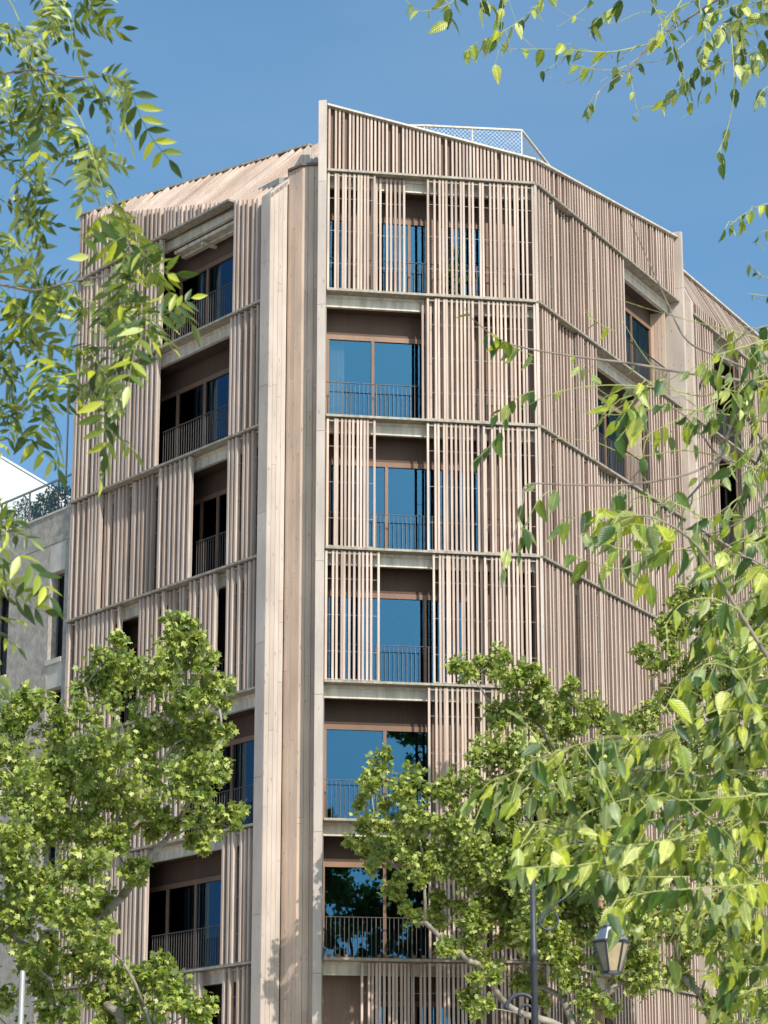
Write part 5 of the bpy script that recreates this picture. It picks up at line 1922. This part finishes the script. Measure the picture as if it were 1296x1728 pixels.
A_BR = [
    ([(-90, 150), (-20, 130), (50, 118), (120, 130), (180, 128), (215, 140)], 8.6, .006, .0015, .045, .85, 8.3, .1),
    ([(-90, 60), (-20, 40), (20, 60), (60, 120), (105, 190), (135, 250)], 8.8, .005, .0012, .05, .8, 8.6, .1),
    ([(-60, -80), (0, -20), (30, 30), (45, 90), (60, 160)], 8.7, .004, .0012, .07, .6, 8.5, .3),
    ([(30, -90), (80, -40), (105, 0), (120, 50)], 8.5, .004, .0012, .045, .855, 8.3, .1),
    ([(120, -90), (135, -40), (142, 0)], 8.5, .003, .0012, .047, .85, 8.4, .2),
    ([(-90, 210), (-10, 200), (40, 220), (80, 250), (110, 260)], 8.9, .005, .0012, .047, .85, 8.7, .1),
    ([(-90, 110), (0, 150), (50, 170), (90, 170)], 9.0, .004, .0012, .047, .85, 8.9, .1),
    ([(-90, 270), (-20, 270), (20, 290), (45, 310)], 9.0, .004, .0012, .05, .8, 8.9, .1),
    ([(90, 150), (130, 190), (150, 240), (165, 290), (180, 340)], 8.3, .0025, .0012, .048, .8, 8.1),
    ([(180, 340), (205, 370), (232, 415), (255, 440)], 8.1, .002, .001, .045, .855, 8.0),
    ([(-90, 400), (-20, 390), (20, 410), (50, 440), (75, 470)], 8.7, .004, .0012, .048, .8, 8.5, .1),
    ([(-90, 470), (0, 480), (60, 490), (120, 475), (180, 465), (215, 455)], 8.5, .006, .0015, .047, .85, 8.2, .1),
    ([(-90, 560), (0, 540), (80, 530), (150, 520), (210, 510)], 8.6, .006, .0015, .047, .85, 8.3, .1),
    ([(120, 500), (190, 520), (235, 535), (262, 528)], 8.2, .0025, .001, .05, .8, 8.0),
    ([(-90, 600), (-10, 580), (60, 580), (120, 590), (170, 600)], 8.7, .005, .0014, .047, .85, 8.4, .1),
    ([(170, 400), (205, 408), (225, 405)], 8.1, .002, .001, .05, .8, 8.0),
    ([(-90, 640), (-10, 630), (40, 650), (80, 690)], 8.8, .005, .0014, .05, .8, 8.6, .1),
    ([(60, 590), (110, 620), (140, 660), (160, 700), (172, 740)], 8.4, .0028, .001, .045, .85, 8.2),
    ([(150, 590), (175, 630), (185, 660)], 8.2, .002, .001, .045, .8, 8.1),
    ([(-90, 690), (-20, 680), (20, 690), (40, 710)], 8.8, .004, .0012, .05, .8, 8.6, .1),
    ([(-90, 860), (-30, 870), (0, 890), (15, 925)], 8.2, .004, .0012, .047, .85, 8.1, .2),
    ([(-90, 950), (-30, 950), (0, 980), (12, 1010)], 8.3, .004, .0012, .05, .8, 8.2, .2),
    ([(-90, 1030), (-35, 1040), (-10, 1080), (0, 1120)], 8.3, .004, .0012, .05, .8, 8.2, .2),
    ([(-90, 320), (-30, 320), (20, 350), (55, 380)], 8.9, .004, .0012, .06, .7, 8.8, .2),
    # unseen sprays beyond the view, added to shade the leaves below
    ([(-300, -420), (-100, -400), (50, -380), (200, -400)], 7.0, .005, .0014, .04, .95, 6.8, .0),
    ([(-300, -300), (-100, -290), (50, -260), (160, -270)], 7.2, .005, .0014, .04, .95, 7.0, .0),
    ([(-300, -200), (-100, -190), (20, -160), (120, -170)], 7.5, .005, .0014, .04, .95, 7.4, .0),
    ([(-300, 100), (-180, 80), (-110, 60)], 7.5, .005, .0014, .04, .95, 7.4, .0),
]
st2 = []
for br in A_BR:
    C = abranch(*br)
    if br[0][0][0] <= -50 or br[0][0][1] < -60:
        st2.append((C[0], br[2]))
print('compound leaves', n_comp[0])
tb = Vector((-3.4, 8.8, 0))
fork = [tb, tb + Vector((-.03, 0, 1.3)), tb + Vector((0.08, .05, 2.6)), tb + Vector((0.1, 0, 4.0)), tb + Vector((.2, .1, 5.6)), tb + Vector((.25, .1, 7.0))]
under(MB().tube(catmull(fork, 4), [0.15 - 0.12 * i / 20 for i in range(21)], 14).build('trunk', M['bark'], None, True), LT)
for (p, r) in st2:
    a = tb + Vector((.08, .03, max(2.0, min(6.6, p.z - 0.6))))
    wood2.tube(catmull([a, a.lerp(p, 0.55) + Vector((0, 0, 0.18)), p], 4), [r * 2.4 + (r - r * 2.4) * i / 8 for i in range(9)], 6)
under(wood2.build('branches', M['bark'], None, True), LT)
under(tag(tw2.build('twigs', M['twig']), kind='stuff'), LT)
